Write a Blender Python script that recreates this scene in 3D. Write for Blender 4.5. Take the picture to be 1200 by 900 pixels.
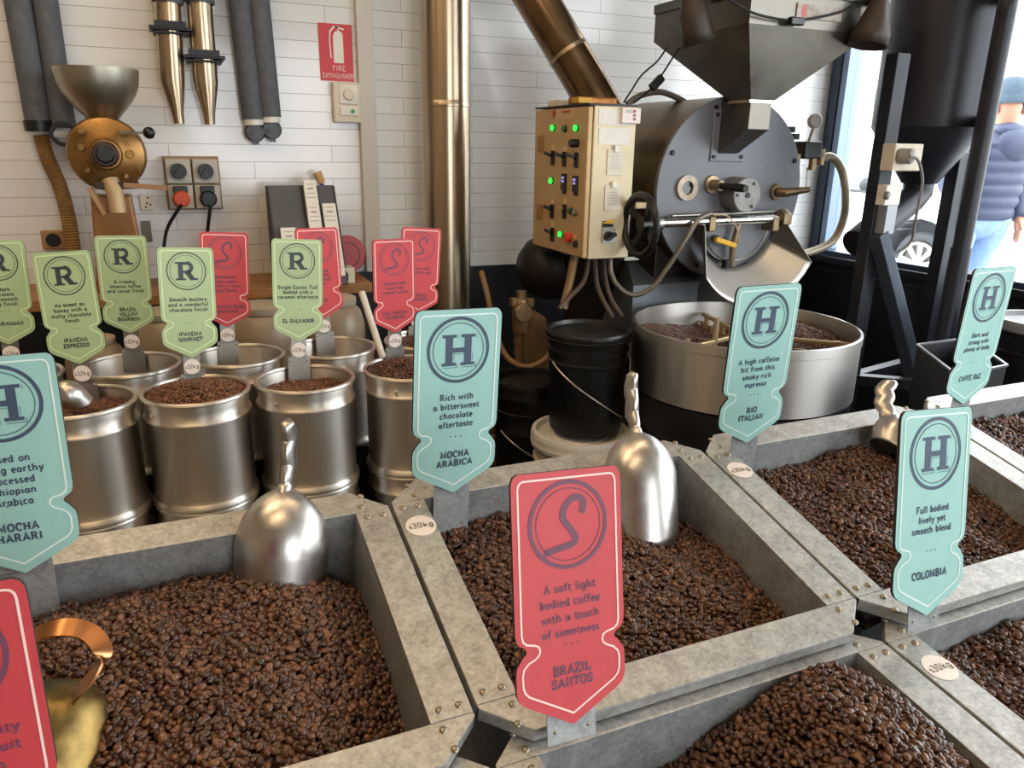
import bpy, math, random
import numpy as np
from mathutils import Matrix, Vector
random.seed(7); RNG = np.random.default_rng(11)
for o in list(bpy.data.objects): bpy.data.objects.remove(o)
S = bpy.context.scene
COL = S.collection
rad = math.radians

# ------------------------------------------------------------------ camera
FOC = 891.1; PITCH = rad(17.41); ROLL = rad(.924); YAW = rad(23.608)
CAM = np.array([0., 0., 1.45])
_M = np.array([[math.cos(YAW), math.sin(YAW), 0], [-math.sin(YAW), math.cos(YAW), 0], [0, 0, 1.]])
_r = np.array([1, 0, 0.]); _u = np.array([0, math.sin(PITCH), math.cos(PITCH)])
CF = _M @ np.array([0, math.cos(PITCH), -math.sin(PITCH)])
CR = _M @ (math.cos(ROLL)*_r + math.sin(ROLL)*_u)
CU = _M @ (-math.sin(ROLL)*_r + math.cos(ROLL)*_u)
cd = bpy.data.cameras.new('camera'); cam = bpy.data.objects.new('camera', cd); COL.objects.link(cam)
cd.sensor_width = 36; cd.lens = FOC/1200*36; cd.clip_start = .02; cd.clip_end = 200
cam.matrix_world = Matrix(((CR[0], CU[0], -CF[0], CAM[0]), (CR[1], CU[1], -CF[1], CAM[1]), (CR[2], CU[2], -CF[2], CAM[2]), (0, 0, 0, 1)))
S.camera = cam
def _ray(x, y): return (x-600)*CR/FOC-(y-450)*CU/FOC+CF
def on(ax, x, y, v):                 # the point of plane <axis> = v seen at photo pixel x, y
    d = _ray(x, y); i = 'xyz'.index(ax); return CAM+d*(v-CAM[i])/d[i]

# ------------------------------------------------------------------ light
S.view_settings.view_transform = 'Standard'; S.view_settings.look = 'None'
S.view_settings.gamma = 1; S.view_settings.use_curve_mapping = False
S.view_settings.exposure = 0.0
wd = bpy.data.worlds.new('overcast_sky'); S.world = wd; wd.use_nodes = True
bg = wd.node_tree.nodes['Background']; bg.inputs[0].default_value = (.93, .97, 1.0, 1); bg.inputs[1].default_value = 8.0
def area(name, loc, target, sx, sy, energy, col, portal=False):
    l = bpy.data.lights.new(name, 'AREA'); l.shape = 'RECTANGLE'; l.size = sx; l.size_y = sy; l.energy = energy; l.color = col
    o = bpy.data.objects.new(name, l); COL.objects.link(o); o.location = loc
    o.rotation_euler = (Vector(target)-Vector(loc)).to_track_quat('-Z', 'Y').to_euler()
    if portal: l.cycles.is_portal = True
    return o
area('window_portal', (3.30, .9, 1.95), (0, .9, 1.95), 5.6, 2.1, 1, (1, 1, 1), True)
area('shopfront_portal', (1.1, -2.75, 1.6), (1.1, 3, 1.6), 1.8, 1.7, 1, (1, 1, 1), True)
WARM = (1.0, .72, .42)
area('ceiling_tube_lamp', (-.7, 1.3, 3.0), (-.7, 1.3, 0), 1.3, .07, 16, WARM)
area('ceiling_tube_lamp', (-.7, 2.5, 3.0), (-.7, 2.5, 0), 1.3, .07, 9, WARM)
area('ceiling_tube_lamp', (.9, 1.2, 3.0), (.9, 1.2, 0), 1.3, .07, 9, WARM)
area('ceiling_tube_lamp', (-.5, .1, 3.0), (-.5, .1, 0), 1.3, .07, 12, WARM)

# ------------------------------------------------------------------ helpers
WM = {}; AN = -.75
def tag(o, label=None, cat=None, group=None, kind=None):
    if label: o['label'] = label
    if cat: o['category'] = cat
    if group: o['group'] = group
    if kind: o['kind'] = kind
    return o
def thing(name, label, cat, loc=(0, 0, 0), group=None, mat=None):
    o = bpy.data.objects.new(name, None); COL.objects.link(o); o.empty_display_size = .05
    m = mat if mat is not None else Matrix.Translation(Vector(loc)); o.matrix_world = m; WM[o] = m.copy()
    return tag(o, label, cat, group)
def smoothpath(pts, n=6):
    P = [Vector(p) for p in pts]; out = []
    for i in range(len(P)-1):
        p0 = P[max(i-1, 0)]; p1 = P[i]; p2 = P[i+1]; p3 = P[min(i+2, len(P)-1)]
        for k in range(n):
            t = k/n
            out.append(.5*((2*p1)+(p2-p0)*t+(2*p0-5*p1+4*p2-p3)*t*t+(3*p1-p0-3*p2+p3)*t**3))
    return out+[P[-1]]
class MB:
    def __init__(s): s.v = []; s.f = []; s.mi = []; s.cur = 0
    def add(s, vs, fs):
        b = len(s.v); s.v += [tuple(map(float, v)) for v in vs]; s.f += [tuple(i+b for i in f) for f in fs]; s.mi += [s.cur]*len(fs); return s
    def box(s, c, d, rot=None):
        hx, hy, hz = d[0]/2, d[1]/2, d[2]/2
        vs = [Vector((x, y, z)) for x in (-hx, hx) for y in (-hy, hy) for z in (-hz, hz)]
        if rot is not None: vs = [rot @ v for v in vs]
        return s.add([v+Vector(c) for v in vs], [(0, 1, 3, 2), (4, 6, 7, 5), (0, 4, 5, 1), (2, 3, 7, 6), (0, 2, 6, 4), (1, 5, 7, 3)])
    def mm(s, a, b): return s.box([(a[i]+b[i])/2 for i in range(3)], [abs(b[i]-a[i]) for i in range(3)])
    def bar(s, a, b, w, h, up=(0, 0, 1)):
        a = Vector(a); b = Vector(b); d = b-a; y = d.normalized(); x = y.cross(Vector(up))
        if x.length < 1e-4: x = y.cross(Vector((1, 0, 0)))
        x.normalize(); z = x.cross(y)
        return s.box((a+b)/2, (w, d.length, h), Matrix((x, y, z)).transposed())
    def prism(s, lo, hi):             # two matching polygons joined by a skirt
        n = len(lo)
        return s.add(list(lo)+list(hi), [tuple(range(n))[::-1], tuple(range(n, 2*n))]+[(i, (i+1) % n, n+(i+1) % n, n+i) for i in range(n)])
    def tube(s, pts, r, n=10, cap=True, closed=False):
        P = [Vector(p) for p in pts]; m = len(P); R = r if isinstance(r, (list, tuple)) else [r]*m
        T = []
        for i in range(m):
            a = P[(i-1) % m] if closed or i > 0 else P[i]; b = P[(i+1) % m] if closed or i < m-1 else P[i]
            T.append((b-a).normalized())
        ref = Vector((0, 0, 1)) if abs(T[0].z) < .9 else Vector((1, 0, 0))
        X = T[0].cross(ref).normalized(); vs = []
        for i in range(m):
            X = (X-T[i]*X.dot(T[i])).normalized(); Y = T[i].cross(X)
            rr = R[i] if isinstance(R[i], (list, tuple)) else (R[i], R[i])
            vs += [P[i]+X*rr[0]*math.cos(2*math.pi*k/n)+Y*rr[1]*math.sin(2*math.pi*k/n) for k in range(n)]
        fs = [(i*n+k, i*n+(k+1) % n, (i+1) % m*n+(k+1) % n, (i+1) % m*n+k) for i in range(m if closed else m-1) for k in range(n)]
        if cap and not closed: fs += [tuple(range(n))[::-1], tuple(range((m-1)*n, m*n))]
        return s.add(vs, fs)
    def lathe(s, prof, n=36, m=None, cap0=False, cap1=False, a0=0, a1=2*math.pi):
        full = abs(a1-a0-2*math.pi) < 1e-6; k = n if full else n+1; m = m or Matrix()
        vs = [m @ Vector((r*math.cos(a0+(a1-a0)*j/n), r*math.sin(a0+(a1-a0)*j/n), z)) for r, z in prof for j in range(k)]
        fs = [(i*k+j, i*k+(j+1) % k, (i+1)*k+(j+1) % k, (i+1)*k+j) for i in range(len(prof)-1) for j in range(n)]
        if cap0: fs.append(tuple(range(k))[::-1])
        if cap1: fs.append(tuple(range((len(prof)-1)*k, len(prof)*k)))
        return s.add(vs, fs)
    def disc(s, c, axis, r, t, n=24, bevel=0):   # short cylinder from c along axis
        c = Vector(c); q = Vector(axis).to_track_quat('Z', 'Y').to_matrix().to_4x4(); m = Matrix.Translation(c) @ q
        pr = [(r, 0), (r, t-bevel), (r-bevel, t)] if bevel else [(r, 0), (r, t)]
        return s.lathe(pr, n, m, True, True)
    def ring(s, c, axis, r, w, t, n=28):
        c = Vector(c); m = Matrix.Translation(c) @ Vector(axis).to_track_quat('Z', 'Y').to_matrix().to_4x4()
        return s.lathe([(r-w/2, 0), (r+w/2, 0), (r+w/2, t), (r-w/2, t), (r-w/2, 0)], n, m)
    def ball(s, c, r, n=14, m=9):
        r = r if isinstance(r, (list, tuple)) else (r, r, r)
        pr = [(math.sin(math.pi*i/m), -math.cos(math.pi*i/m)) for i in range(m+1)]; pr[0] = (1e-4, -1); pr[-1] = (1e-4, 1)
        return s.lathe(pr, n, Matrix.Translation(Vector(c)) @ Matrix.Diagonal((*r, 1)))
    def torus(s, c, axis, r, t, n=36, k=8):
        c = Vector(c); m = Matrix.Translation(c) @ Vector(axis).to_track_quat('Z', 'Y').to_matrix().to_4x4()
        return s.lathe([(r+t*math.cos(2*math.pi*i/k), t*math.sin(2*math.pi*i/k)) for i in range(k+1)], n, m)
    def grid(s, nu, nv, fn, wrap=False):
        vs = [fn(i/(nu-1 if not wrap else nu), j/(nv-1)) for j in range(nv) for i in range(nu)]
        return s.add(vs, [(j*nu+i, j*nu+(i+1) % nu, (j+1)*nu+(i+1) % nu, (j+1)*nu+i) for j in range(nv-1) for i in range(nu if wrap else nu-1)])
    def build(s, name, mat, parent=None, world=False, smooth=True, angle=38, bevel=0, solid=0, subsurf=0, origin=None):
        me = bpy.data.meshes.new(name); vs = s.v
        if world and parent is not None:
            inv = WM[parent].inverted(); vs = [inv @ Vector(v) for v in vs]
        if parent is None and origin is None and vs:
            a = np.array(vs); lo, hi = a.min(0), a.max(0); origin = ((lo[0]+hi[0])/2, (lo[1]+hi[1])/2, lo[2])
        if origin is not None and parent is None: vs = [Vector(v)-Vector(origin) for v in vs]
        me.from_pydata([tuple(v) for v in vs], [], s.f)
        for m in (mat if isinstance(mat, (list, tuple)) else [mat]): me.materials.append(m)
        if any(s.mi): me.polygons.foreach_set('material_index', s.mi)
        me.validate()
        if smooth:
            me.polygons.foreach_set('use_smooth', [True]*len(me.polygons)); me.set_sharp_from_angle(angle=rad(angle))
        me.update()
        o = bpy.data.objects.new(name, me); COL.objects.link(o)
        if parent is not None: o.parent = parent; WM[o] = WM[parent]
        else: o.location = origin or (0, 0, 0); WM[o] = Matrix.Translation(Vector(o.location))
        if solid: md = o.modifiers.new('thickness', 'SOLIDIFY'); md.thickness = solid; md.offset = 0
        if bevel: md = o.modifiers.new('bevel', 'BEVEL'); md.width = bevel; md.segments = 2; md.limit_method = 'ANGLE'; md.angle_limit = rad(40)
        if subsurf: md = o.modifiers.new('subdiv', 'SUBSURF'); md.levels = subsurf; md.render_levels = subsurf
        return o
def struct(o): o['kind'] = 'structure'; return o

# ------------------------------------------------------------------ materials
def lin(c): return tuple((x/12.92 if x <= .04045 else ((x+.055)/1.055)**2.4) for x in [k/255 for k in c])
def mk(name, col, rough=.5, metal=0, var=0, vscale=20, bump=0, bscale=80, rvar=0, spec=.5, emit=0, col2=None, stretch=None, coat=0, aniso=0):
    m = bpy.data.materials.new(name); m.use_nodes = True; nt = m.node_tree; b = nt.nodes['Principled BSDF']; N = nt.nodes.new; L = nt.links.new
    c = lin(col); b.inputs['Base Color'].default_value = (*c, 1); b.inputs['Roughness'].default_value = rough; b.inputs['Metallic'].default_value = metal
    b.inputs['Specular IOR Level'].default_value = spec; b.inputs['Coat Weight'].default_value = coat
    tc = N('ShaderNodeTexCoord'); src = tc.outputs['Object']
    if stretch:
        mp = N('ShaderNodeMapping'); mp.inputs['Scale'].default_value = stretch; L(src, mp.inputs[0]); src = mp.outputs[0]
    if var or rvar or col2:
        n = N('ShaderNodeTexNoise'); n.inputs['Scale'].default_value = vscale; n.inputs['Detail'].default_value = 5; n.inputs['Roughness'].default_value = .6; L(src, n.inputs['Vector'])
        if var or col2:
            r = N('ShaderNodeValToRGB'); r.color_ramp.elements[0].position = .35; r.color_ramp.elements[1].position = .68
            r.color_ramp.elements[0].color = (*[max(0, x*(1-var)) for x in c], 1)
            r.color_ramp.elements[1].color = (*(lin(col2) if col2 else [min(1, x*(1+var)) for x in c]), 1)
            L(n.outputs[0], r.inputs[0]); L(r.outputs[0], b.inputs['Base Color'])
        if rvar:
            a = N('ShaderNodeMapRange'); a.inputs[3].default_value = max(.02, rough-rvar); a.inputs[4].default_value = min(1, rough+rvar)
            a.inputs[1].default_value = .3; a.inputs[2].default_value = .7
            L(n.outputs[0], a.inputs[0]); L(a.outputs[0], b.inputs['Roughness'])
    if bump:
        n2 = N('ShaderNodeTexNoise'); n2.inputs['Scale'].default_value = bscale; n2.inputs['Detail'].default_value = 3; L(src, n2.inputs['Vector'])
        bp = N('ShaderNodeBump'); bp.inputs['Strength'].default_value = bump; bp.inputs['Distance'].default_value = .002; L(n2.outputs[0], bp.inputs['Height']); L(bp.outputs[0], b.inputs['Normal'])
    if aniso:
        b.inputs['Anisotropic'].default_value = abs(aniso); b.inputs['Anisotropic Rotation'].default_value = 0 if aniso > 0 else .25
        tg = N('ShaderNodeTangent'); tg.direction_type = 'RADIAL'; tg.axis = 'Z'; L(tg.outputs[0], b.inputs['Tangent'])
    if emit: b.inputs['Emission Color'].default_value = (*c, 1); b.inputs['Emission Strength'].default_value = emit
    return m
def galv(name, a, b2, rust):
    m = bpy.data.materials.new(name); m.use_nodes = True; nt = m.node_tree; b = nt.nodes['Principled BSDF']; N = nt.nodes.new; L = nt.links.new
    tc = N('ShaderNodeTexCoord'); vo = N('ShaderNodeTexVoronoi'); vo.inputs['Scale'].default_value = 260; L(tc.outputs['Object'], vo.inputs['Vector'])
    no = N('ShaderNodeTexNoise'); no.inputs['Scale'].default_value = 35; no.inputs['Detail'].default_value = 8; no.inputs['Roughness'].default_value = .7; L(tc.outputs['Object'], no.inputs['Vector'])
    sx = N('ShaderNodeSeparateColor'); L(vo.outputs['Color'], sx.inputs[0])
    ad = N('ShaderNodeMath'); ad.operation = 'MULTIPLY_ADD'; ad.inputs[1].default_value = .22; L(sx.outputs[0], ad.inputs[0]); L(no.outputs[0], ad.inputs[2])
    r = N('ShaderNodeValToRGB'); r.color_ramp.elements[0].position = .4; r.color_ramp.elements[1].position = .85
    r.color_ramp.elements[0].color = (*lin(a), 1); r.color_ramp.elements[1].color = (*lin(b2), 1); L(ad.outputs[0], r.inputs[0])
    n3 = N('ShaderNodeTexNoise'); n3.inputs['Scale'].default_value = 9; n3.inputs['Detail'].default_value = 9; n3.inputs['Roughness'].default_value = .75; L(tc.outputs['Object'], n3.inputs['Vector'])
    r3 = N('ShaderNodeValToRGB'); r3.color_ramp.elements[0].position = .58; r3.color_ramp.elements[1].position = .78
    r3.color_ramp.elements[0].color = (0, 0, 0, 1); r3.color_ramp.elements[1].color = (.75, .75, .75, 1); L(n3.outputs[0], r3.inputs[0])
    mx = N('ShaderNodeMix'); mx.data_type = 'RGBA'; L(r3.outputs[0], mx.inputs[0]); L(r.outputs[0], mx.inputs[6]); mx.inputs[7].default_value = (*lin(rust), 1)
    L(mx.outputs[2], b.inputs['Base Color']); b.inputs['Metallic'].default_value = .55
    mr = N('ShaderNodeMapRange'); mr.inputs[3].default_value = .36; mr.inputs[4].default_value = .58; L(no.outputs[0], mr.inputs[0]); L(mr.outputs[0], b.inputs['Roughness'])
    bp = N('ShaderNodeBump'); bp.inputs['Strength'].default_value = .12; bp.inputs['Distance'].default_value = .001; L(no.outputs[0], bp.inputs['Height']); L(bp.outputs[0], b.inputs['Normal'])
    return m
M = {}
M['galv'] = galv('galvanised_sheet', (144, 143, 139), (192, 191, 187), (140, 112, 80))
M['galv_in'] = galv('galvanised_liner', (136, 138, 138), (174, 177, 177), (120, 98, 70))
M['rivet'] = mk('rivet_metal', (150, 140, 120), .4, .8)
M['steel'] = mk('stainless_steel', (224, 217, 208), .42, 1, .03, 6, aniso=-.85)
M['steel_dull'] = mk('dull_steel', (160, 156, 148), .38, 1, .12, 9, rvar=.1)
M['flue'] = mk('flue_steel', (186, 168, 144), .3, 1, .06, 3, stretch=(6, 6, .6), aniso=AN)
M['alu'] = mk('cast_aluminium', (190, 186, 182), .34, 1, .07, 60, .06, 260, rvar=.05)
M['brass'] = mk('worn_brass', (112, 92, 58), .4, .9, .35, 22, rvar=.12, col2=(176, 146, 84))
M['copper'] = mk('copper_strap', (196, 138, 92), .3, 1, .2, 20)
M['pan'] = mk('brushed_pan', (210, 206, 200), .36, 1, aniso=AN)
M['black'] = mk('black_plastic', (16, 16, 17), .38, 0, .2, 30, rvar=.08)
M['black_matt'] = mk('black_paint', (20, 20, 23), .55, 0, .25, 12)
M['frame_black'] = mk('black_frame_paint', (26, 28, 33), .42, .3, .2, 12)
M['rubber'] = mk('black_rubber', (14, 14, 14), .6)
M['white'] = mk('white_paint', (226, 222, 214), .5, var=.05)
M['paper'] = mk('white_paper', (228, 224, 216), .7, var=.05, vscale=60)
M['cream'] = mk('cream_plastic', (214, 204, 184), .45, var=.06)
M['disc'] = mk('price_disc_plastic', (232, 220, 212), .5)
M['ink'] = mk('black_ink', (34, 32, 34), .6)
M['navy'] = mk('navy_print', (62, 76, 98), .55)
M['greenink'] = mk('dark_print', (58, 66, 70), .55)
M['redink'] = mk('plum_print', (112, 66, 88), .55)
M['line_t'] = mk('pale_line', (224, 238, 232), .5)
M['line_g'] = mk('pale_green_line', (214, 232, 182), .5)
M['line_r'] = mk('pale_pink_line', (246, 214, 206), .5)
M['teal'] = mk('teal_sign_face', (152, 198, 191), .5, 0, .03, 30)
M['green'] = mk('green_sign_face', (168, 190, 143), .5, 0, .04, 30)
M['red'] = mk('red_sign_face', (198, 66, 72), .5, 0, .04, 30)
M['signcore'] = mk('sign_edge', (44, 40, 40), .7)
def random_island(name, ramp, rough, spec=.5, coat=0):
    m = bpy.data.materials.new(name); m.use_nodes = True; nt = m.node_tree; b = nt.nodes['Principled BSDF']; N = nt.nodes.new
    g = N('ShaderNodeNewGeometry'); r = N('ShaderNodeValToRGB')
    while len(r.color_ramp.elements) < len(ramp): r.color_ramp.elements.new(.5)
    for e, (p, c) in zip(r.color_ramp.elements, ramp): e.position = p; e.color = (*lin(c), 1)
    nt.links.new(g.outputs['Random Per Island'], r.inputs[0]); nt.links.new(r.outputs[0], b.inputs['Base Color'])
    b.inputs['Roughness'].default_value = rough; b.inputs['Specular IOR Level'].default_value = spec; b.inputs['Coat Weight'].default_value = coat
    return m
M['bean'] = random_island('roasted_bean', [(0, (50, 32, 24)), (.45, (76, 49, 34)), (.9, (98, 64, 44)), (1, (118, 78, 52))], .27, .5)
M['bean_red'] = random_island('light_roast_bean', [(0, (70, 42, 28)), (.5, (98, 60, 40)), (1, (132, 84, 56))], .42, .45)
M['bed'] = mk('shaded_bean_bed', (24, 14, 10), .8)  # sheet under the beans; shade of the gaps put into its colour
def tiles():
    m = bpy.data.materials.new('glazed_wall_tile'); m.use_nodes = True; nt = m.node_tree; b = nt.nodes['Principled BSDF']; N = nt.nodes.new; L = nt.links.new
    tc = N('ShaderNodeTexCoord'); sp = N('ShaderNodeSeparateXYZ'); L(tc.outputs['Object'], sp.inputs[0]); cb = N('ShaderNodeCombineXYZ'); L(sp.outputs[0], cb.inputs[0]); L(sp.outputs[2], cb.inputs[1])
    br = N('ShaderNodeTexBrick'); br.inputs['Scale'].default_value = 1; br.inputs['Brick Width'].default_value = .6; br.inputs['Row Height'].default_value = .0635
    br.inputs['Mortar Size'].default_value = .0011; br.inputs['Mortar Smooth'].default_value = .3; br.inputs['Bias'].default_value = 0
    br.inputs['Color1'].default_value = (*lin((226, 226, 226)), 1); br.inputs['Color2'].default_value = (*lin((218, 218, 219)), 1); br.inputs['Mortar'].default_value = (*lin((150, 146, 140)), 1)
    L(cb.outputs[0], br.inputs['Vector']); L(br.outputs['Color'], b.inputs['Base Color']); b.inputs['Roughness'].default_value = .14
    bp = N('ShaderNodeBump'); bp.invert = True; bp.inputs['Strength'].default_value = .5; bp.inputs['Distance'].default_value = .002; L(br.outputs['Fac'], bp.inputs['Height'])
    no = N('ShaderNodeTexNoise'); no.inputs['Scale'].default_value = 5; L(cb.outputs[0], no.inputs['Vector'])
    b2 = N('ShaderNodeBump'); b2.inputs['Strength'].default_value = .12; b2.inputs['Distance'].default_value = .01; L(no.outputs[0], b2.inputs['Height']); L(bp.outputs[0], b2.inputs['Normal']); L(b2.outputs[0], b.inputs['Normal'])
    return m
M['tile'] = tiles()
def glassmat():
    m = bpy.data.materials.new('window_glass'); m.use_nodes = True; nt = m.node_tree; nt.nodes.remove(nt.nodes['Principled BSDF']); N = nt.nodes.new; L = nt.links.new
    t = N('ShaderNodeBsdfTransparent'); t.inputs[0].default_value = (.98, .99, .99, 1); g = N('ShaderNodeBsdfGlossy'); g.inputs['Roughness'].default_value = .02
    fr = N('ShaderNodeFresnel'); fr.inputs[0].default_value = 1.45; ge = N('ShaderNodeNewGeometry'); sb = N('ShaderNodeMath'); sb.operation = 'MULTIPLY_ADD'; sb.inputs[1].default_value = -1; sb.inputs[2].default_value = 1; L(ge.outputs['Backfacing'], sb.inputs[0]); ml = N('ShaderNodeMath'); ml.operation = 'MULTIPLY'; L(fr.outputs[0], ml.inputs[0]); L(sb.outputs[0], ml.inputs[1]); mx = N('ShaderNodeMixShader'); L(ml.outputs[0], mx.inputs[0]); L(t.outputs[0], mx.inputs[1]); L(g.outputs[0], mx.inputs[2])
    L(mx.outputs[0], nt.nodes['Material Output'].inputs[0]); return m
M['glass'] = glassmat()

# ------------------------------------------------------------------ room
YW = 3.217; XW = 3.173; XL = -2.6; YF = -2.9; ZC = 3.1; ZT = .928
struct(MB().mm((XL-.1, YF-.1, -.1), (XW+.1, YW+.1, 0)).build('floor', mk('dark_concrete', (112, 106, 98), .6, 0, .2, 4)))
struct(MB().mm((XL, YW, ZT), (XW+.1, YW+.1, ZC)).build('wall_back', M['tile'], smooth=False, origin=(0, YW, .93)))
struct(MB().mm((XL, YW, 0), (XW+.1, YW+.1, ZT)).build('wall_back', mk('dark_dado_paint', (22, 23, 28), .5, 0, .2, 8), smooth=False))
struct(MB().mm((XL-.1, YF, 0), (XL, YW+.1, ZC)).build('wall_left', mk('cream_plaster', (168, 150, 126), .8)))
struct(MB().mm((XL-.1, YF-.1, ZC), (XW+.2, YW+.1, ZC+.1)).build('ceiling', mk('ceiling_paint', (176, 164, 148), .8)))
w = MB().mm((XW, YF, 0), (XW+.12, YW, .90)); w.mm((XW, YF, 2.75), (XW+.12, YW, ZC)); struct(w.build('wall_right', mk('black_wall_panel', (24, 24, 28), .45, 0, .2, 6), smooth=False))
w = MB().mm((XL, YF-.1, 0), (.2, YF, ZC)); w.mm((2.0, YF-.1, 0), (XW+.1, YF, ZC)); w.mm((.2, YF-.1, 2.45), (2.0, YF, ZC)); w.mm((.2, YF-.1, 0), (2.0, YF, .75)); struct(w.build('wall_front', mk('front_plaster', (150, 136, 118), .8), smooth=False))
fr = mk('blue_black_frame', (44, 54, 72), .4, .3); fr2 = mk('grey_blue_frame', (112, 128, 150), .35, .5)
for i, (ya, yb) in enumerate([(1.30, 3.20), (-.9, 1.26), (-2.85, -.94)]):
    wn = thing('window_%d' % (i+1), None, None, (XW, (ya+yb)/2, .92)); struct(wn)
    f = MB(); f.mm((XW-.02, ya, .92), (XW+.1, yb, .945)); f.mm((XW-.02, ya, 2.71), (XW+.1, yb, 2.75))
    f.mm((XW-.02, yb-.06, .92), (XW+.1, yb, 2.75)); f.mm((XW-.02, ya, .92), (XW+.1, ya+.05, 2.75)); f.build('window_frame', fr, wn, True, smooth=False, bevel=.002)
    f = MB(); f.mm((XW-.012, yb-.10, .945), (XW+.08, yb-.062, 2.71)); f.mm((XW-.012, ya+.052, .945), (XW+.08, ya+.085, 2.71)); f.build('window_sash', fr2, wn, True, smooth=False, bevel=.002)
    MB().mm((XW+.04, ya+.085, .945), (XW+.046, yb-.1, 2.71)).build('window_pane', M['glass'], wn, True, smooth=False)
struct(MB().mm((XW-.05, YF, .885), (XW, YW-.01, .92)).build('trim_1', mk('black_sill_ledge', (34, 34, 38), .3, .2), smooth=False, bevel=.003))
struct(MB().mm((XW-.025, YF, .835), (XW, YW-.01, .845)).build('trim_2', M['frame_black'], smooth=False, bevel=.002))
a = on('x', 0, 0, 0)
pl, pr_ = on('y', 417, 60, YW)[0], on('y', 436, 60, YW)[0]
struct(MB().mm((pl, YW-.03, .93), (pr_, YW, ZC)).build('trim_3', mk('grey_trim_paint', (200, 194, 186), .5), smooth=False, bevel=.004))
# outside
struct(MB().mm((XW+.12, -14, -.1), (30, 26, .06)).build('pavement', mk('pale_concrete', (168, 168, 166), .8, 0, .08, 3)))
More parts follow.
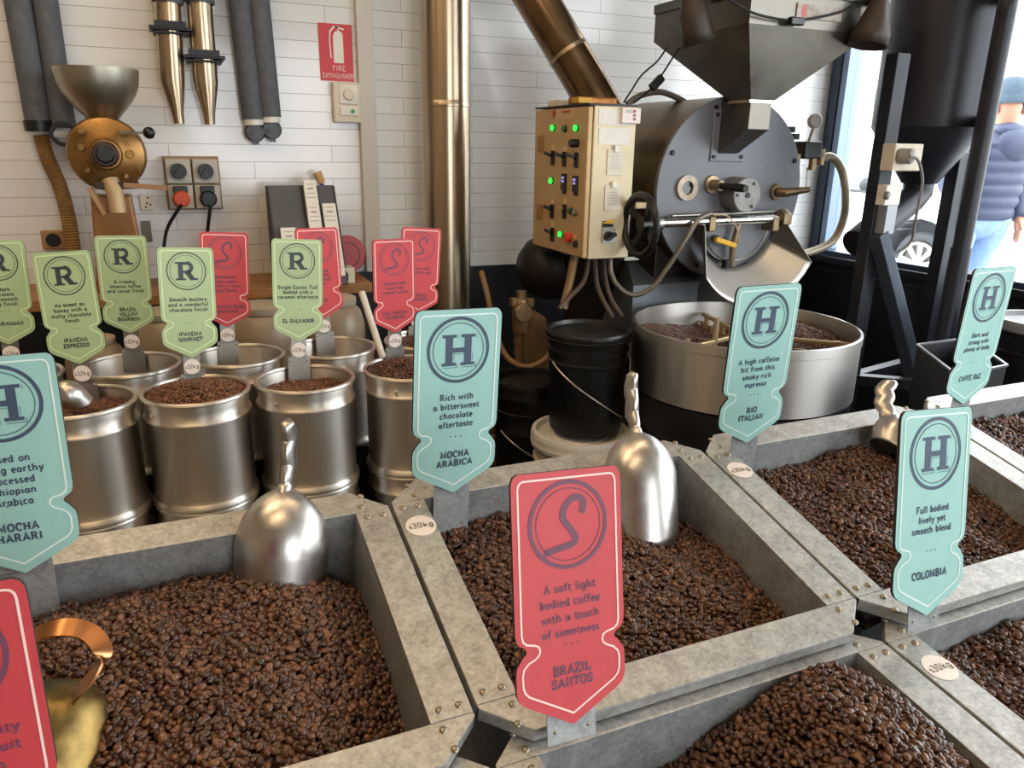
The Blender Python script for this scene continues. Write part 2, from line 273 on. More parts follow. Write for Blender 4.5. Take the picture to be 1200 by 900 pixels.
# ------------------------------------------------------------------ lettering (a small slab-serif stroke alphabet)
# glyph: width | strokes ; 'x,y x,y ..' is a polyline, '@cx,cy,rx,ry,a0,a1' an arc | feet (serif centres)
G = {
'A': '.86|.1,0 .43,1 .76,0;.24,.34 .62,.34|.1,0 .76,0', 'B': '.74|.14,0 .14,1 .4,1;@.4,.76,.2,.24,-90,90;.14,.52 .4,.52;@.4,.26,.24,.26,-90,90;.14,0 .4,0|.1,0 .1,1',
'C': '.76|@.42,.5,.32,.5,45,315;.66,.72 .66,.95|', 'D': '.8|.14,0 .14,1 .36,1;@.36,.5,.34,.5,-90,90;.14,0 .36,0|.1,0 .1,1',
'E': '.7|.6,.8 .6,1 .14,1 .14,0 .62,0 .62,.22;.14,.5 .46,.5|.1,0 .1,1', 'F': '.66|.58,.8 .58,1 .14,1 .14,0;.14,.5 .44,.5|.14,0 .1,1',
'G': '.8|@.42,.5,.32,.5,50,360;.5,.46 .76,.46;.74,.46 .74,.02|', 'H': '.86|.16,0 .16,1;.68,0 .68,1;.16,.5 .68,.5|.16,0 .68,0 .16,1 .68,1',
'I': '.4|.2,0 .2,1|.2,0 .2,1', 'J': '.6|.42,1 .42,.2;@.24,.2,.18,.2,180,360|.42,1', 'K': '.82|.16,0 .16,1;.66,1 .18,.45;.32,.6 .68,0|.16,0 .16,1 .68,0 .66,1',
'L': '.68|.16,1 .16,0 .6,0 .6,.26|.16,1 .1,0', 'M': '1.0|.14,0 .16,1 .48,.2 .8,1 .82,0|.14,0 .82,0 .12,1 .84,1', 'N': '.86|.16,0 .16,1 .68,0 .68,1|.16,0 .14,1 .68,1',
'O': '.82|@.41,.5,.33,.5,0,360|', 'P': '.72|.14,0 .14,1 .38,1;@.38,.73,.22,.27,-90,90;.14,.46 .38,.46|.14,0 .1,1', 'Q': '.82|@.41,.5,.33,.5,0,360;.45,.25 .75,-.1|',
'R': '.82|.14,0 .14,1 .4,1;@.4,.75,.2,.25,-90,90;.14,.5 .4,.5;.4,.5 .68,0|.14,0 .1,1 .7,0', 'S': '.66|@.32,.75,.22,.25,35,270;@.32,.25,.24,.25,-145,90;.52,.76 .52,.96;.1,.04 .1,.26|',
'T': '.76|.38,0 .38,1;.08,.78 .08,1 .68,1 .68,.78|.38,0', 'U': '.82|.16,1 .16,.3;@.41,.3,.25,.3,180,360;.66,.3 .66,1|.16,1 .66,1', 'V': '.84|.1,1 .42,0 .74,1|.1,1 .74,1',
'W': '1.1|.08,1 .3,0 .54,.9 .78,0 1,1|.1,1 1,1', 'X': '.8|.1,1 .7,0;.7,1 .1,0|.1,0 .7,0 .1,1 .7,1', 'Y': '.8|.1,1 .4,.45 .7,1;.4,.45 .4,0|.4,0 .1,1 .7,1', 'Z': '.72|.1,.8 .1,1 .62,1 .1,0 .62,0 .62,.22|',
'a': '.68|@.3,.3,.22,.3,0,360;.54,.62 .54,0|.6,0', 'b': '.68|.14,1 .14,0;@.36,.31,.22,.31,0,360|.08,1', 'c': '.58|@.32,.31,.22,.31,45,315|', 'd': '.7|@.3,.31,.22,.31,0,360;.54,1 .54,0|.6,0 .48,1',
'e': '.6|@.31,.31,.23,.31,0,310;.08,.34 .54,.34|', 'f': '.46|.18,0 .18,.8;@.34,.8,.16,.2,45,180;.04,.62 .38,.62|.18,0', 'g': '.66|@.3,.31,.22,.31,0,360;.54,.62 .54,-.1;@.32,-.1,.22,.2,180,360|',
'h': '.74|.14,0 .14,1;@.36,.38,.22,.24,0,180;.58,.38 .58,0|.14,0 .58,0 .08,1', 'i': '.34|.17,0 .17,.62;.17,.82 .17,.94|.17,0 .11,.62', 'j': '.34|.2,.62 .2,-.1;@.05,-.1,.15,.18,200,360;.2,.82 .2,.94|.14,.62',
'k': '.72|.14,0 .14,1;.54,.62 .16,.26;.3,.38 .58,0|.14,0 .08,1 .58,0 .54,.62', 'l': '.34|.17,0 .17,1|.17,0 .11,1', 'm': '1.06|.14,0 .14,.62;@.33,.4,.19,.22,0,180;.52,.4 .52,0;@.71,.4,.19,.22,0,180;.9,.4 .9,0|.14,0 .52,0 .9,0 .08,.62',
'n': '.74|.14,0 .14,.62;@.36,.38,.22,.24,0,180;.58,.38 .58,0|.14,0 .58,0 .08,.62', 'o': '.64|@.32,.31,.24,.31,0,360|', 'p': '.68|.14,.62 .14,-.3;@.36,.31,.22,.31,0,360|.14,-.3 .08,.62', 'q': '.68|@.3,.31,.22,.31,0,360;.54,.62 .54,-.3|.54,-.3',
'r': '.52|.14,0 .14,.62;@.34,.38,.2,.24,60,180|.14,0 .08,.62', 's': '.54|@.27,.46,.17,.16,30,270;@.27,.15,.19,.15,-150,90|', 't': '.46|.18,.86 .18,.16;@.34,.16,.16,.16,180,320;.04,.62 .38,.62|',
'u': '.74|.14,.62 .14,.22;@.36,.22,.22,.22,180,360;.58,.62 .58,0|.08,.62 .52,.62 .64,0', 'v': '.66|.08,.62 .33,0 .58,.62|.08,.62 .58,.62', 'w': '.92|.06,.62 .26,0 .46,.56 .66,0 .86,.62|.08,.62 .86,.62',
'x': '.66|.1,.62 .56,0;.56,.62 .1,0|.1,0 .56,0', 'y': '.66|.08,.62 .34,0;.6,.62 .26,-.28 .1,-.28|.08,.62 .6,.62', 'z': '.58|.08,.62 .5,.62 .08,0 .5,0|',
'.': '.26|.13,0 .13,.1|', ',': '.26|.15,.08 .08,-.14|', '$': '.4|@.2,.42,.14,.14,30,270;@.2,.16,.14,.14,-150,90|', '3': '.62|@.28,.74,.2,.24,-90,150;@.28,.26,.24,.26,-150,90|', '0': '.68|@.33,.5,.24,.5,0,360|', '2': '.62|@.3,.72,.22,.26,-30,160;.49,.6 .08,0 .54,0|', ' ': '.42||'}
def _glyph(ch):
    w, st, ft = G[ch].split('|'); L = []
    for s in st.split(';'):
        if not s: continue
        if s[0] == '@':
            cx, cy, rx, ry, a, b = map(float, s[1:].split(',')); n = max(4, int(abs(b-a)/24))
            L.append([(cx+rx*math.cos(rad(a+(b-a)*i/n)), cy+ry*math.sin(rad(a+(b-a)*i/n))) for i in range(n+1)])
        else: L.append([tuple(map(float, p.split(','))) for p in s.split()])
    return float(w), L, [tuple(map(float, p.split(','))) for p in ft.split()]
GL = {c: _glyph(c) for c in G}
def stroke2d(mb, pts, w, fn, closed=False):      # flat ribbon along a 2-D polyline; fn maps (x, y) -> 3-D
    P = [np.array(p, float) for p in pts]; n = len(P); vs = []
    for i in range(n):
        a = P[(i-1) % n] if closed or i else P[i]; b = P[(i+1) % n] if closed or i < n-1 else P[i]
        d1 = P[i]-a; d2 = b-P[i]; l1 = np.hypot(*d1); l2 = np.hypot(*d2)
        d1 = d1/l1 if l1 > 1e-9 else d2/max(l2, 1e-9); d2 = d2/l2 if l2 > 1e-9 else d1
        t = d1+d2; L_ = np.hypot(*t); t = t/L_ if L_ > .2 else d2
        nn = np.array([-t[1], t[0]]); k = 1/max(.55, abs(nn @ np.array([-d2[1], d2[0]])))
        vs += [fn(*(P[i]+nn*w/2*k)), fn(*(P[i]-nn*w/2*k))]
    m = n if closed else n-1
    mb.add(vs, [(2*i, 2*i+1, 2*((i+1) % n)+1, 2*((i+1) % n)) for i in range(m)])
def text(mb, s, cx, y, cap, fn, serif=True, wt=.15, track=.1, squeeze=1):
    W = sum(GL[c][0]+track for c in s)-track; x = cx-W*cap*squeeze/2
    for c in s:
        w, L, ft = GL[c]; f2 = lambda a, b, x=x: fn(x+a*cap*squeeze, y+b*cap)
        for l in L: stroke2d(mb, l, wt, f2)
        if serif:
            for a, b in ft: stroke2d(mb, [(a-.15, b+(.045 if b < .3 else -.045)), (a+.15, b+(.045 if b < .3 else -.045))], .1, f2)
        x += (w+track)*cap*squeeze

_rm = MB(); _rm.ball((0, 0, 0), (.0042, .0042, .0024), 10, 6); _ro = _rm.build('rivet', M['rivet'], origin=(0, 0, 0)); RIVET = _ro.data; bpy.data.objects.remove(_ro)
def one_rivet(parent, loc, rot=(0, 0, 0), sc=1):
    o = bpy.data.objects.new('rivet', RIVET); COL.objects.link(o); o.parent = parent; o.location = loc; o.rotation_euler = rot; o.scale = (sc, sc, sc); return o
# ------------------------------------------------------------------ signs
OUT = [(0, 0), (.42, .108), (.47, .128), (.495, .152), (.5, .175), (.5, .24), (.49, .265), (.44, .298), (.408, .313), (.405, .325), (.42, .336), (.46, .346), (.488, .362), (.5, .388), (.5, .95), (.494, .972), (.475, .99), (.44, 1)]
LIN = [(0, .046), (.39, .146), (.425, .163), (.442, .185), (.445, .23), (.434, .254), (.39, .275), (.33, .287), (.298, .299), (.286, .315), (.296, .332), (.33, .341), (.4, .348), (.434, .362), (.445, .386), (.445, .94), (.438, .957), (.42, .968), (.39, .972)]
HOOK = [(-.66, -.62), (-.2, -.53), (.1, -.47), (.18, -.33), (.02, -.08), (-.14, .16), (-.08, .42), (.12, .6), (.3, .6), (.42, .48), (.36, .22)]
SIGNS = {
'arabica': ((.3019, .8816, 1.0054), (5.0, -.1, 2.6), .975), 'rio': ((.7933, .8816, 1.0054), (.3, -2.7, .1), .998), 'ole': ((1.2878, .8806, 1.0101), (3.5, -1.9, .4), .987),
'colombia': ((.7678, .5168, .9256), (1.0, 11.0, 3.8), .969), 'santos': ((.2955, .5166, .9277), (1.6, 15.0, 4.0), .949), 'harari': ((-.1929, .8844, .9933), (-4.5, 8.5, -.9), .941), 'lity': ((-.1744, .5155, .9382), (0, 4.6, 0), .918),
'espresso': ((-.2372, 1.92, .9587), (-13, 8, -3.6), .995), 'bourbon': ((-.1417, 2.17, .9659), (-7.3, 4.4, .6), .986), 'gourmet': ((-.0015, 1.92, .9517), (12.8, 5.7, 4.1), 1.023), 'salvador': ((.2511, 1.92, .97), (2.1, 5.8, 3.7), .996),
'redmountain': ((.0967, 2.17, .9641), (2.8, 4.3, 3.6), .999), 'redrack': ((.3571, 2.17, .9683), (7.9, 5.4, .3), 1.001), 'guinea': ((.5004, 1.92, .9724), (9.6, -.1, .7), .963), 'pink': ((.6373, 2.17, .9636), (2.4, 1.8, 4.5), .993), 'nicar': ((-.4137, 2.17, .9595), (-4.3, 8, .1), .997)}
def sign(key, letter, colour, desc, names, label, bin_sign, group):
    pos, (yaw, lean, roll), k = SIGNS[key]; w, h = .1225*k, .255*k
    m = Matrix.Translation(Vector(pos)) @ Matrix.Rotation(rad(yaw), 4, 'Z') @ Matrix.Rotation(rad(-lean), 4, 'X') @ Matrix.Rotation(rad(roll), 4, 'Y')
    t = thing('coffee_sign', label, 'sign', mat=m, group=group)
    pts = OUT+[(-x, z) for x, z in OUT[:0:-1]]; P = [(x*w, z*h) for x, z in pts]
    b = MB(); b.prism([(x, 0, z) for x, z in P], [(x, .004, z) for x, z in P])
    bo = b.build('sign_board', [M[colour], M['signcore']], t, smooth=False)
    for p in bo.data.polygons: p.material_index = 0 if abs(p.normal.y) > .9 else 1
    F = lambda e: (lambda x, y: (x*w, -e, y*h)); fq = lambda x, y: (x*w, -.0005, .79*h+y*w)
    lin_ = LIN+[(-x, z) for x, z in LIN[:0:-1]]
    lm = MB(); stroke2d(lm, [(x*w, z*h) for x, z in lin_], .016*w if bin_sign else .018*w, lambda x, y: (x, -.0005, y), True); lm.build('border_line', M[{'teal': 'line_t', 'green': 'line_g', 'red': 'line_r'}[colour]], t, smooth=False)
    ink = M[{'teal': 'navy', 'green': 'greenink', 'red': 'redink'}[colour]]
    e = MB(); C = lambda r: [(r*math.cos(2*math.pi*i/56), r*math.sin(2*math.pi*i/56)) for i in range(56)]
    stroke2d(e, C(.345), .034 if bin_sign else .02, fq, True); stroke2d(e, C(.293), .008, fq, True)
    if letter == 'S': stroke2d(e, [tuple(v[:2]) for v in smoothpath([(x*.345, y*.345, 0) for x, y in HOOK], 5)], .056 if bin_sign else .046, fq)
    else:
        q = .34; R_ = lambda x0, y0, x1, y1: e.add([fq((x-.5)*q, (y-.5)*q) for x, y in ((x0, y0), (x1, y0), (x1, y1), (x0, y1))], [(0, 1, 2, 3)])
        if letter == 'H':
            for x in (.0, .64): R_(x+.06, .1, x+.3, .9); R_(x-.06, 0, x+.42, .1); R_(x-.06, .9, x+.42, 1)
            R_(.3, .42, .7, .58)
            for x in (.0, .64):
                stroke2d(e, [((x-.02-.5)*q, -.56*q), ((x+.47-.5)*q, -.56*q), ((x+.47-.5)*q, -.44*q)], .006, fq); stroke2d(e, [((x+.35-.5)*q, -.36*q), ((x+.35-.5)*q, -.1*q)], .005, fq); stroke2d(e, [((x+.47-.5)*q, .36*q), ((x+.47-.5)*q, .47*q)], .005, fq)
            stroke2d(e, [((.36-.5)*q, -.13*q), ((.68-.5)*q, -.13*q)], .005, fq)
        else:
            R_(.06, .1, .32, .9); R_(-.08, 0, .46, .1); R_(-.08, .9, .55, 1); R_(.3, .4, .55, .52)
            stroke2d(e, [((.53+.24*math.cos(a)-.5)*q, (.7+.24*math.sin(a)-.5)*q) for a in [-math.pi/2+math.pi*i/12 for i in range(13)]], .2*q, fq)
            R_(.3, .84, .55, .94); stroke2d(e, [(.0, -.02*q), (.14*q, -.2*q), (.3*q, -.45*q)], .26*q, fq); R_(.68, 0, 1.08, .11)
    e.build('emblem', ink, t, smooth=False)
    tc, z0, dz = (.064, .545, .058) if letter == 'S' and bin_sign else (.064, .54, .05) if bin_sign else (.067, .535, .047)
    if len(desc) == 3 and bin_sign: z0 = .525
    d = MB()
    for i, s in enumerate(desc): text(d, s, 0, (z0-i*dz)*h/w-.03, tc, lambda x, y: (x*w, -.0005, y*w), squeeze=1.0, wt=.21)
    for x in (-.06, 0, .06): stroke2d(d, [(x-.008, .322*h/w), (x+.008, .322*h/w)], .014, lambda x, y: (x*w, -.0005, y*w))
    d.build('description_text', ink, t, smooth=False)
    n = MB(); nc = .07 if bin_sign else .066; n0 = .205 if len(names) == 2 else .19 if len(names) == 1 else .235
    for i, s in enumerate(names): text(n, s, 0, (n0-i*.05)*h/w, nc, lambda x, y: (x*w, -.0005, y*w), squeeze=1.05, wt=.25)
    n.build('name_text', ink, t, smooth=False)
    s_ = MB()
    if bin_sign:
        lowz = -.018 if key in ('santos', 'colombia', 'lity') else -.062; s_.mm((-.026, .0042, lowz), (.026, .0058, .05)); st = s_.build('mounting_plate', M['galv_in'], t, smooth=False)
        for x, z in ((-.018, lowz+.012), (.018, lowz+.012)): one_rivet(st, (x, .0042, z), (rad(90), 0, 0), .5)
    else:
        s_.mm((-.019, .0042, -.045), (.019, .0058, .05)); s_.mm((-.027, .0042, -.105), (.027, .0058, -.04)); st = s_.build('mounting_strip', M['steel_dull'], t, smooth=False)
        for x, z in ((-.021, -.05), (.021, -.05), (-.021, -.095)): one_rivet(st, (x, .0042, z), (rad(90), 0, 0), .75)
        pd = MB(); pd.disc((0, .0042, -.022), (0, -1, 0), .0185, .0012, 28); pdo = pd.build('price_disc', M['disc'], t, smooth=False)
        pt = MB(); text(pt, '$32kg', 0, -.0262, .0092, lambda x, y: (x, .0027, y), False, .13); pt.build('price_text', M['ink'], pdo, smooth=False)
    return t
GB, GC = 'coffee signs standing on the galvanised bins', 'coffee signs clipped to the steel cans'
sign('arabica', 'H', 'teal', ['Rich with', 'a bittersweet', 'chocolate', 'aftertaste'], ['MOCHA', 'ARABICA'], 'teal sign lettered H reading rich with a bittersweet chocolate aftertaste, behind the middle bin', True, GB)
sign('rio', 'H', 'teal', ['A high caffeine', 'hit from this', 'smoky rich', 'espresso'], ['RIO', 'ITALIAN'], 'teal sign lettered H reading a high caffeine hit, standing before the cooling tray', True, GB)
sign('ole', 'H', 'teal', ['Dark and', 'strong with', 'plenty of body'], ['CAFFE OLE'], 'teal sign lettered H reading dark and strong with plenty of body', True, GB)
sign('colombia', 'H', 'teal', ['Full bodied', 'lively yet', 'smooth blend'], ['COLOMBIA'], 'teal sign lettered H reading full bodied lively yet smooth blend', True, GB)
sign('santos', 'S', 'red', ['A soft light', 'bodied coffee', 'with a touch', 'of sweetness'], ['BRAZIL', 'SANTOS'], 'large red sign with S emblem reading a soft light bodied coffee', True, GB)
sign('harari', 'H', 'teal', ['Based on', 'strong earthy', 'processed', 'Ethiopian', 'Arabica'], ['MOCHA', 'HARARI'], 'teal sign at the photo edge lettered H, its text ending earthy processed', True, GB)
sign('lity', 'S', 'red', ['Premium quality', 'with sweet fruit', 'and smooth', 'finish'], ['HOUSE'], 'red sign cut by the lower left photo corner, in front of the brass dipper', True, GB)
sign('espresso', 'R', 'green', ['As sweet as', 'honey with a', 'nutty chocolate', 'finish'], ['IPANEMA', 'ESPRESSO'], 'leaning green sign lettered R reading as sweet as honey', False, GC)
sign('bourbon', 'R', 'green', ['A creamy,', 'intense toffee', 'and cocoa finish'], ['BRAZIL', 'YELLOW', 'BOURBON'], 'green sign lettered R reading a creamy intense toffee and cocoa finish', False, GC)
sign('gourmet', 'R', 'green', ['Smooth buttery', 'and a wonderful', 'chocolate finish'], ['IPANEMA', 'GOURMET'], 'green sign lettered R reading smooth buttery and a wonderful chocolate finish', False, GC)
sign('salvador', 'R', 'green', ['Single Estate. Full', 'bodied with a', 'caramel aftertaste'], ['EL SALVADOR'], 'pale green sign lettered R reading single estate, before the leaflet rack', False, GC)
sign('redmountain', 'S', 'red', ['Sweetness', 'body and a', 'savoury clean', 'long finish'], ['JAMAICAN BLUE', 'MOUNTAIN'], 'dark red sign half behind the green smooth buttery sign', False, GC)
sign('redrack', 'S', 'red', ['Balanced', 'with mild', 'sweet body', 'notes'], ['SIDAM'], 'dark red sign half behind the pale green single estate sign', False, GC)
sign('guinea', 'S', 'red', ['Smooth and', 'sweet like', 'caramel toffee'], ['NEW GUINEA', 'PEABERRY'], 'faded pink red sign with S emblem clipped to can before the flue pipe', False, GC)
sign('pink', 'S', 'red', ['A nice mild', 'aromatic cup'], ['AFRICAN', 'PEABERRY'], 'red sign partly hidden behind the faded pink red sign, against the flue pipe', False, GC)
sign('nicar', 'R', 'green', ['A dark', 'chocolate', 'with smooth', 'spicy finish'], ['NICARAGUAN'], 'green sign lettered R cut by the left photo edge', False, GC)

# ------------------------------------------------------------------ beans
def bean_mesh(nl=10, nm=7):
    vs = [(0, 0, 0)]; vs = []
    for i in range(nm+1):
        th = math.pi*i/nm
        for j in range(nl):
            ph = 2*math.pi*j/nl; x = -math.cos(th); r = math.sin(th)**.8 if 0 < i < nm else .02
            y = r*math.cos(ph); z = r*math.sin(ph)
            if z < 0:
                z *= .62; z += .22*math.exp(-(y/.16)**2)*(1-.4*abs(x))
            vs.append((x, y, z))
    fs = [(i*nl+j, i*nl+(j+1) % nl, (i+1)*nl+(j+1) % nl, (i+1)*nl+j) for i in range(nm) for j in range(nl)]
    return np.array(vs), np.array(fs)
BV, BF = bean_mesh()
def beans(name, label, cat, group, pts, mat, M4, bedfn=None, size=.005, parent=None):
    n = len(pts); q = RNG.normal(size=(n, 4)); q[:, 0] = np.sign(q[:, 0])*(.3+np.abs(q[:, 0])); q[:, 1:3] *= .28; q /= np.linalg.norm(q, axis=1)[:, None]
    flip = RNG.random(n) < .32
    q = np.where(flip[:, None], np.stack([-q[:, 1], q[:, 0], -q[:, 3], q[:, 2]], 1), q)
    w, x, y, z = q.T
    R = np.stack([np.stack([1-2*(y*y+z*z), 2*(x*y-z*w), 2*(x*z+y*w)], -1), np.stack([2*(x*y+z*w), 1-2*(x*x+z*z), 2*(y*z-x*w)], -1), np.stack([2*(x*z-y*w), 2*(y*z+x*w), 1-2*(x*x+y*y)], -1)], 1)
    sc = size*(1+.1*RNG.normal(size=(n, 1)))*np.array([1, .76, .66])*(1+.07*RNG.normal(size=(n, 3)))
    V = np.einsum('nij,nkj->nki', R, BV[None]*sc[:, None, :])+np.asarray(pts)[:, None, :]
    k = len(BV); F_ = (BF[None]+(np.arange(n)*k)[:, None, None]).reshape(-1, 4); V = V.reshape(-1, 3); mi = np.zeros(len(F_), int)
    if bedfn is not None:
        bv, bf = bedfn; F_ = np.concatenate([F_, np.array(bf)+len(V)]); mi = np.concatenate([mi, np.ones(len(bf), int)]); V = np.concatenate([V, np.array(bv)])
    me = bpy.data.meshes.new(name); me.vertices.add(len(V)); me.vertices.foreach_set('co', V.ravel())
    me.loops.add(F_.size); me.loops.foreach_set('vertex_index', F_.ravel()); me.polygons.add(len(F_)); me.polygons.foreach_set('loop_start', np.arange(len(F_))*4)
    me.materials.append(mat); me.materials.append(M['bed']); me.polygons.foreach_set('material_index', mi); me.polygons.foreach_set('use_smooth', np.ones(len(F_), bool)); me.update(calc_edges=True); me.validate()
    o = bpy.data.objects.new(name, me); COL.objects.link(o); o.matrix_world = M4
    return tag(o, label, cat, group, 'stuff')
def wob(x, y, s=0):
    return .004*np.sin(23*x+1.3+s)*np.sin(19*y+.4+2*s)+.003*np.sin(47*x+2.1*s)*np.cos(41*y+s)+.002*np.sin(90*x+3*s+30*y)
def hexpts(x0, x1, y0, y1, p):
    out = []; j = 0; y = y0
    while y <= y1:
        x = x0+(p/2 if j % 2 else 0)
        while x <= x1: out.append((x, y)); x += p
        y += p*.87; j += 1
    a = np.array(out); return a+RNG.uniform(-.28*p, .28*p, a.shape)

# ------------------------------------------------------------------ galvanised bins
TAU = rad(12.99); T2 = rad(6); BO = np.array([.218, .536, .915]); BW = .50045; BT = .0434; BD = .4102
def binframe(u, v, dz, tau):
    m = Matrix.Translation(Vector((BO[0]+u, BO[1], BO[2]+dz))) @ Matrix.Rotation(tau, 4, 'X'); return m @ Matrix.Translation(Vector((0, v, 0)))
def flange_ring(mb, w, d, lip, z0=0): pass
def make_bin(m, w, d, label, heap, blabel, sticker=True):
    t = thing('coffee_bin', label, 'bin', mat=m, group='galvanised coffee bins')
    c, T = BT, BT; lip = .017; th = .0016
    def plate(name, poly, lipedges):
        mb = MB(); mb.prism([(x, y, -th) for x, y in poly], [(x, y, 0) for x, y in poly])
        for i in lipedges:
            a, b = poly[i], poly[(i+1) % len(poly)]; dx, dy = b[0]-a[0], b[1]-a[1]; l = math.hypot(dx, dy); nx, ny = -dy/l*th, dx/l*th
            mb.prism([(a[0], a[1], -lip), (b[0], b[1], -lip), (b[0]+nx, b[1]+ny, -lip), (a[0]+nx, a[1]+ny, -lip)], [(a[0], a[1], -th), (b[0], b[1], -th), (b[0]+nx, b[1]+ny, -th), (a[0]+nx, a[1]+ny, -th)])
        return mb.build(name, M['galv'], t, smooth=False, bevel=.0012)
    g = .0004
    plate('end_flange', [(c, 0), (w-c, 0), (w, c-.004), (w, c), (0, c), (0, c-.004)], [0, 1, 5])
    plate('end_flange', [(0, d-c), (w, d-c), (w, d-c+.004), (w-c, d), (c, d), (0, d-c+.004)], [3, 2, 4])
    plate('side_flange', [(0, c+g), (T, c+g), (T, d-c-g), (0, d-c-g)], [3]); plate('side_flange', [(w-T, c+g), (w, c+g), (w, d-c-g), (w-T, d-c-g)], [1])
    for sx in (0, 1):
        for sy in (0, 1):
            for x, y in ((.011, c+.012), (.031, c+.012), (.034, c-.01), (.030, c-.032)):
                one_rivet(t, (x if not sx else w-x, y if not sy else d-y, .0002))
    ln = MB(); dp = .26; x0, x1, y0, y1 = T, w-T, T, d-T; e = .02
    a = [(x0, y0, -th), (x1, y0, -th), (x1, y1, -th), (x0, y1, -th)]; b = [(x0+e, y0+e, -dp), (x1-e, y0+e, -dp), (x1-e, y1-e, -dp), (x0+e, y1-e, -dp)]
    ln.add(a+b, [(0, 1, 5, 4), (1, 2, 6, 5), (2, 3, 7, 6), (3, 0, 4, 7), (4, 5, 6, 7)]); ln.build('liner', M['galv_in'], t, smooth=False)
    if sticker:
        s = MB(); s.disc((T*.55, d-c-.052, 0), (0, 0, 1), .0195, .0008, 30); so = s.build('price_disc', M['disc'], t, smooth=False)
        pt = MB(); text(pt, '$30kg', T*.55, d-c-.056, .0092, lambda x, y: (x, y, .0012), False, .12); pt.build('price_text', M['ink'], so, smooth=False)
    p = hexpts(x0+.004, x1-.004, y0+.004, y1-.004, .0064); z = heap(p[:, 0], p[:, 1]); 
    pts = np.column_stack([p, z+RNG.normal(0, .0011, len(p))]); p2 = p[::5]+RNG.uniform(-.003, .003, p[::5].shape); pts = np.concatenate([pts, np.column_stack([p2, heap(p2[:, 0], p2[:, 1])+.0034])])
    n = 40; X = np.linspace(x0+.001, x1-.001, n); Y = np.linspace(y0+.001, y1-.001, n); bv = [(x, y, float(heap(np.array(x), np.array(y)))-.0055) for y in Y for x in X]
    bf = [(j*n+i, j*n+i+1, (j+1)*n+i+1, (j+1)*n+i) for j in range(n-1) for i in range(n-1)]
    k = beans('coffee_beans', blabel, 'coffee beans', 'beans in the galvanised bins', pts, M['bean'], m, (bv, bf))
    return t
w_ = BW-.004; gs = lambda x, y, a, b, sx, sy: np.exp(-((x-a)/sx)**2-((y-b)/sy)**2)
h1 = lambda x, y: -.028+wob(x, y)-.055*np.exp(-((w_-BT-x)/.05)**2)-.03*np.exp(-((BD-BT-y)/.05)**2)-.02*np.exp(-((x-BT)/.04)**2)+.012*gs(x, y, .24, .18, .14, .12)
h2 = lambda x, y: -.052+wob(x, y, 1)+.014*gs(x, y, .2, .2, .15, .15)-.03*gs(x, y, .42, .34, .07, .09)-.006*np.exp(-((x-BT)/.04)**2)-.012*np.exp(-((w_-BT-x)/.05)**2)
h3 = lambda x, y: -.058+wob(x, y, 2)+.026*gs(x, y, .3, .27, .12, .12)-.012*np.exp(-((x-BT)/.05)**2)+.008*gs(x, y, .2, .1, .1, .1)
h4 = lambda x, y: -.04+wob(x, y, 3)
g2 = lambda x, y: -.088+wob(x, y, 4)+.09*gs(x, y, .375, .315, .14, .15)+.06*gs(x, y, .36, .12, .16, .16)
g3 = lambda x, y: -.045+wob(x, y, 5)+.022*gs(x, y, .25, .25, .16, .12)
g1 = lambda x, y: -.06+wob(x, y, 6)
make_bin(binframe(-BW+.001, -.006, 0, TAU), w_, BD, 'galvanised bin with the warm brown bean heap, scoop at its back and brass dipper', h1, 'warm brown roasted beans filling the galvanised bin with the brass dipper', False)
make_bin(binframe(.003, 0, 0, TAU), w_, BD, 'galvanised bin in the middle, right behind the large red sign', h2, 'dark roasted beans in the middle bin behind the large red sign')
make_bin(binframe(BW+.004, 0, 0, TAU), w_, BD-.006, 'galvanised bin with a small scoop, behind the teal smooth blend sign', h3, 'dark roasted beans heaped in the bin before the cooling tray')
make_bin(binframe(2*BW+.005, .004, 0, TAU), w_, BD, 'galvanised bin at the right photo edge under the plenty of body sign', h4, 'dark beans in the bin at the right photo edge under plenty of body sign')
FV = .034-BD
make_bin(binframe(-BW+.001, FV, -.02, T2), w_, BD, 'lower galvanised bin in the bottom left photo corner, mostly outside the picture', g1, 'roasted beans in the lower bin at the bottom left photo corner')
make_bin(binframe(.003, FV, -.02, T2), w_, BD, 'lower galvanised bin with a peaked heap, in front of the large red sign', g2, 'peaked heap of dark beans in the lower bin, bottom middle of photo')
make_bin(binframe(BW+.004, FV, -.02, T2), w_, BD, 'lower galvanised bin under the teal smooth blend sign', g3, 'dark beans in the lower bin below the teal smooth blend sign')
# the stand that carries the bins
st = thing('display_stand', 'black stand carrying the galvanised bins', 'display stand', (.6, .6, 0))
b = MB()
for a0, a1 in ((-BW, 0), (0, BW), (BW, 2*BW), (2*BW, 3*BW)):
    b.add([(.218+a0+.004, .60, 0), (.218+a1-.004, .60, 0), (.218+a1-.004, .60, .64), (.218+a0+.004, .60, .64), (.218+a0+.004, .975, 0), (.218+a1-.004, .975, 0), (.218+a1-.004, .975, .72), (.218+a0+.004, .975, .72)], [(0, 1, 2, 3), (5, 4, 7, 6), (3, 2, 6, 7), (0, 3, 7, 4), (1, 5, 6, 2), (0, 4, 5, 1)])
    if a0 < BW+.1: b.add([(.218+a0+.004, .18, 0), (.218+a1-.004, .18, 0), (.218+a1-.004, .18, .58), (.218+a0+.004, .18, .58), (.218+a0+.004, .58, 0), (.218+a1-.004, .58, 0), (.218+a1-.004, .58, .62), (.218+a0+.004, .58, .62)], [(0, 1, 2, 3), (5, 4, 7, 6), (3, 2, 6, 7), (0, 3, 7, 4), (1, 5, 6, 2), (0, 4, 5, 1)])
b.build('plinth', M['galv_in'], st, True, smooth=False)

